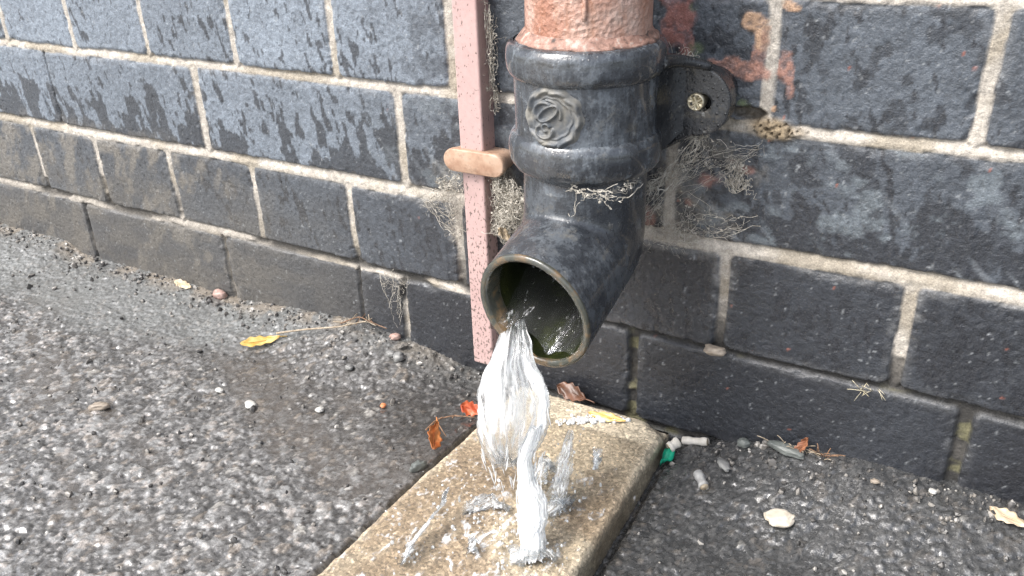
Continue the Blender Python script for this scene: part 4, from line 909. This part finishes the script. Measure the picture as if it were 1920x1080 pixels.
p = on_ground(1548, 838); V, F = [], []
for k in range(9):
    b = p + np.array([random.uniform(-.004, .004), 0, 0]); e_ = b + np.array([random.gauss(.004, .008), random.gauss(-.002, .003), random.uniform(.002, .011)]); tube(V, F, bez(b, (b + e_) / 2 + np.array([0, 0, .002]), e_, 8), .0004, 4)
tag(recentre(mesh_np('dry_roots', V, F, TWIG_B), p), 'small brown sprig at the wall foot right of the flat stone', 'roots')
p = on_y(1628, 728, -.003); V, F = [], []
for k in range(18):
    b = p + np.array([random.uniform(-.006, .007), -.001, random.uniform(-.002, .002)]); e_ = b + np.array([random.gauss(0, .005), random.uniform(-.006, -.001), random.gauss(.001, .004)]); tube(V, F, bez(b, (b + e_) / 2 + np.array([0, -.004, .003]), e_, 8), .00025, 3)
tag(recentre(mesh_np('straw_tuft', V, F, STRAW), p), 'tuft of pale straw sticking out of a low mortar bed', 'straw')
def pebble(label, px, py, size, mat, seed, name='pebble', pos=None, rot=0, cat='pebble', group='loose pebbles on the asphalt', sink=.25):
    bm = bmesh.new(); bmesh.ops.create_icosphere(bm, subdivisions=4, radius=1); vs_ = np.array([v.co[:] for v in bm.verts])
    n1 = fbm(vs_[:, 0] * 1.3 + seed, vs_[:, 1] * 1.3 + vs_[:, 2], seed, 3) - .5; n2 = fbm(vs_[:, 2] * 4 + seed, vs_[:, 0] * 4 - vs_[:, 1] * 2, seed + 4, 3) - .5
    q = np.sign(vs_) * np.abs(vs_)**.85 * (1 + .55 * n1 + .24 * n2)[:, None] * np.array(size) / 2
    fs = [tuple(v.index for v in f.verts) for f in bm.faces]; bm.free()
    o = mesh_np(name, q, fs, mat); p = np.array(pos) if pos is not None else on_ground(px, py) + [0, 0, size[2] * (.5 - sink) + .001]
    o.location = [float(v) for v in p]; o.rotation_euler = (0, 0, rot); return tag(o, label, cat, group)
ST_W = flat_mat('white_stone', (.42, .41, .38), (.55, .54, .51), .4, 120); ST_G = flat_mat('grey_stone', (.14, .14, .14), (.24, .24, .23), .4, 120); ST_T = flat_mat('tan_stone', (.22, .185, .15), (.33, .28, .225), .45, 120)
ST_C = flat_mat('cream_stone', (.48, .43, .35), (.58, .53, .45), .4, 150); ST_O = flat_mat('orange_chip', (.50, .17, .07), (.60, .25, .12), .4, 150); ST_P = flat_mat('pinkish_stone', (.30, .19, .16), (.42, .30, .26), .4, 150); ST_GR = flat_mat('greenish_stone', (.09, .10, .095), (.15, .16, .15), .4, 100)
pebble('flat round cream pebble on the asphalt right of the slab', 1463, 976, (.021, .016, .006), ST_C, 1, rot=.3)
pebble('flat white chip left of the water on the asphalt', 470, 762, (.011, .008, .004), ST_W, 2, rot=-.2)
pebble('small white chip between the yellow leaf and orange leaf', 600, 770, (.007, .007, .004), ST_W, 3)
pebble('rounded tan pebble in the left asphalt', 187, 767, (.016, .009, .007), ST_T, 4, rot=.6)
pebble('whitish stone just left of the pink strip foot', 748, 672, (.010, .010, .008), ST_G, 5)
pebble('grey stone chip beside the whitish stone', 733, 664, (.008, .007, .006), ST_G, 6)
pebble('faint grey chip in the left asphalt under the twig', 655, 687, (.008, .007, .005), ST_G, 7)
pebble('small pale chip below the yellow leaf', 412, 735, (.008, .005, .004), ST_W, 8)
pebble('tiny orange chip on the asphalt left of the water', 719, 764, (.005, .005, .003), ST_O, 9)
pebble('pinkish rounded stone at the wall foot on the left', 418, 551, (.015, .010, .010), ST_P, 10)
pebble('long flat greenish stone at the wall foot right of the slab', 1472, 848, (.026, .009, .007), ST_GR, 11, rot=-.25)
pebble('squat grey lump at the wall foot beside the cigarette end', 1395, 834, (.010, .007, .007), ST_GR, 12)
pebble('angular grey chip in the right asphalt', 1357, 880, (.014, .007, .004), ST_G, 13, rot=-.8)
pebble('small mortar lump resting in the low bed joint', 0, 0, (.014, .008, .007), ST_T, 14, 'mortar_lump', on_y(1340, 657, -.005), 0, 'mortar lump', None)
pebble('brown crumb of brick at the wall foot under the starry web', 743, 637, (.010, .006, .006), ST_P, 15, rot=.4)
pebble('greenish pebble jammed beside the slab left edge', 784, 880, (.013, .007, .007), ST_GR, 16, rot=1.2)
pebble('white speck of stone on the asphalt at right', 1748, 925, (.005, .004, .003), ST_W, 17)
pebble('tiny tan chip on the asphalt right of the cream pebble', 1640, 905, (.006, .004, .003), ST_T, 18)
# cigarette ends
BUTT = flat_mat('cigarette_paper', (.50, .47, .41), (.62, .59, .54), .6, 200); BUTT_G = flat_mat('grimy_paper', (.22, .22, .22), (.36, .36, .35), .6, 200); TIP = flat_mat('filter_fibre', (.45, .36, .24), (.60, .52, .40), .8, 300)
def butt(label, a, b, r, mat):
    a = np.array(a, float); b = np.array(b, float); root = thing('cigarette_end', label, 'cigarette end', [float(v) for v in a], 'cigarette ends by the slab')
    n = 14; P = a + (b - a) * np.linspace(0, 1, n)[:, None]; V, F = [], []
    tube(V, F, P, r * (1 + .10 * np.sin(np.linspace(0, 9, n)) + .05 * np.cos(np.linspace(0, 23, n))), 14, False); part('paper', V, F, mat, root)
    V, F = [], []; d_ = (b - a) / np.linalg.norm(b - a); tube(V, F, [a + d_ * .0004, a + d_ * .002], r * .92, 14); tube(V, F, [b - d_ * .002, b - d_ * .0004], r * .92, 14); part('filter', V, F, TIP, root)
g1 = on_z(1254, 840, -.004); g2 = on_z(1272, 828, -.001)
butt('white cigarette end standing on the green plastic scrap', g1, g2, .0038, BUTT)
butt('cream cigarette end lying along the wall foot', on_ground(1284, 826) + [0, 0, .003], on_ground(1330, 829) + [0, 0, .003], .0030, BUTT)
butt('grey soaked cigarette end on the open asphalt', on_ground(1308, 895) + [0, 0, .003], on_ground(1320, 922) + [0, 0, .003], .0034, BUTT_G)
butt('short white cigarette end against the slab right side', on_z(1190, 910, -.012), on_z(1182, 938, -.013), .0028, BUTT)
# green plastic scrap
GREEN = flat_mat('green_plastic', (.005, .20, .12), (.01, .34, .20), .25, 100)
a = on_z(1262, 846, -.011); b = on_z(1237, 880, -.013); nu, nv = 24, 9; V = []
for i in range(nu):
    s_ = i / (nu - 1); c = a + (b - a) * s_; w_ = .0035 + .0035 * math.sin(math.pi * min(1, s_ * 1.25)) - .003 * s_
    for j in range(nv):
        t = j / (nv - 1) * 2 - 1; V.append(c + np.array([.72 * w_ * t, .69 * w_ * t * -1, .005 + .0022 * math.sin(3 * t + 6 * s_) + .0012 * math.cos(9 * t)]))
V = np.array(V); F = [tuple(int(q) for q in f) for f in grid_faces(nu, nv)]; n0 = len(V); V2 = V.copy(); V2[:, 2] -= .0006; F += [tuple(n0 + q for q in f[::-1]) for f in list(F)]
tag(recentre(mesh_np('plastic_scrap', np.concatenate([V, V2]), F, GREEN), a), 'crumpled bright green plastic scrap on the asphalt beside the slab', 'plastic scrap')
# loose grit
V, F = [], []; lr = np.random.default_rng(9)
for k in range(2600):
    u = lr.random()
    if u < .45: x = lr.uniform(-1.1, .15); y = -abs(lr.normal(.004, .018)) - .002
    else: x = lr.uniform(-.95, .15); y = lr.uniform(-.42, -.01)
    l_, r_ = slab_x(y)
    if l_ - .002 < x < r_ + .002: continue
    r0 = lr.exponential(.0007) + .0005; r0 = min(r0, .0032); b0 = len(V); V += list(ico_v * (r0 * lr.uniform(.6, 1.2, 3)) * (1 + .2 * lr.normal(0, 1, (len(ico_v), 1))) + [x, y, gz_at(x, y) + r0 * .3]); F += [tuple(b0 + i for i in f) for f in ico_f]
m_ = NT('grit'); g1 = m_.n.new('ShaderNodeSeparateColor'); m_.L(m_.vor(180, out='Color'), g1.inputs[0])
GRIT = m_.fin(m_.ramp(g1.outputs[0], [(0, (.03, .03, .03)), (.45, (.09, .085, .08)), (.8, (.20, .185, .165)), (1, (.42, .40, .37))]), .35, m_.bump(m_.noise(700, 3), .4, .0005), .5)
tag(mesh_np('grit', V, F, GRIT, smooth=False), 'loose dark grit scattered over the asphalt and wall foot', 'grit', None, 'stuff')
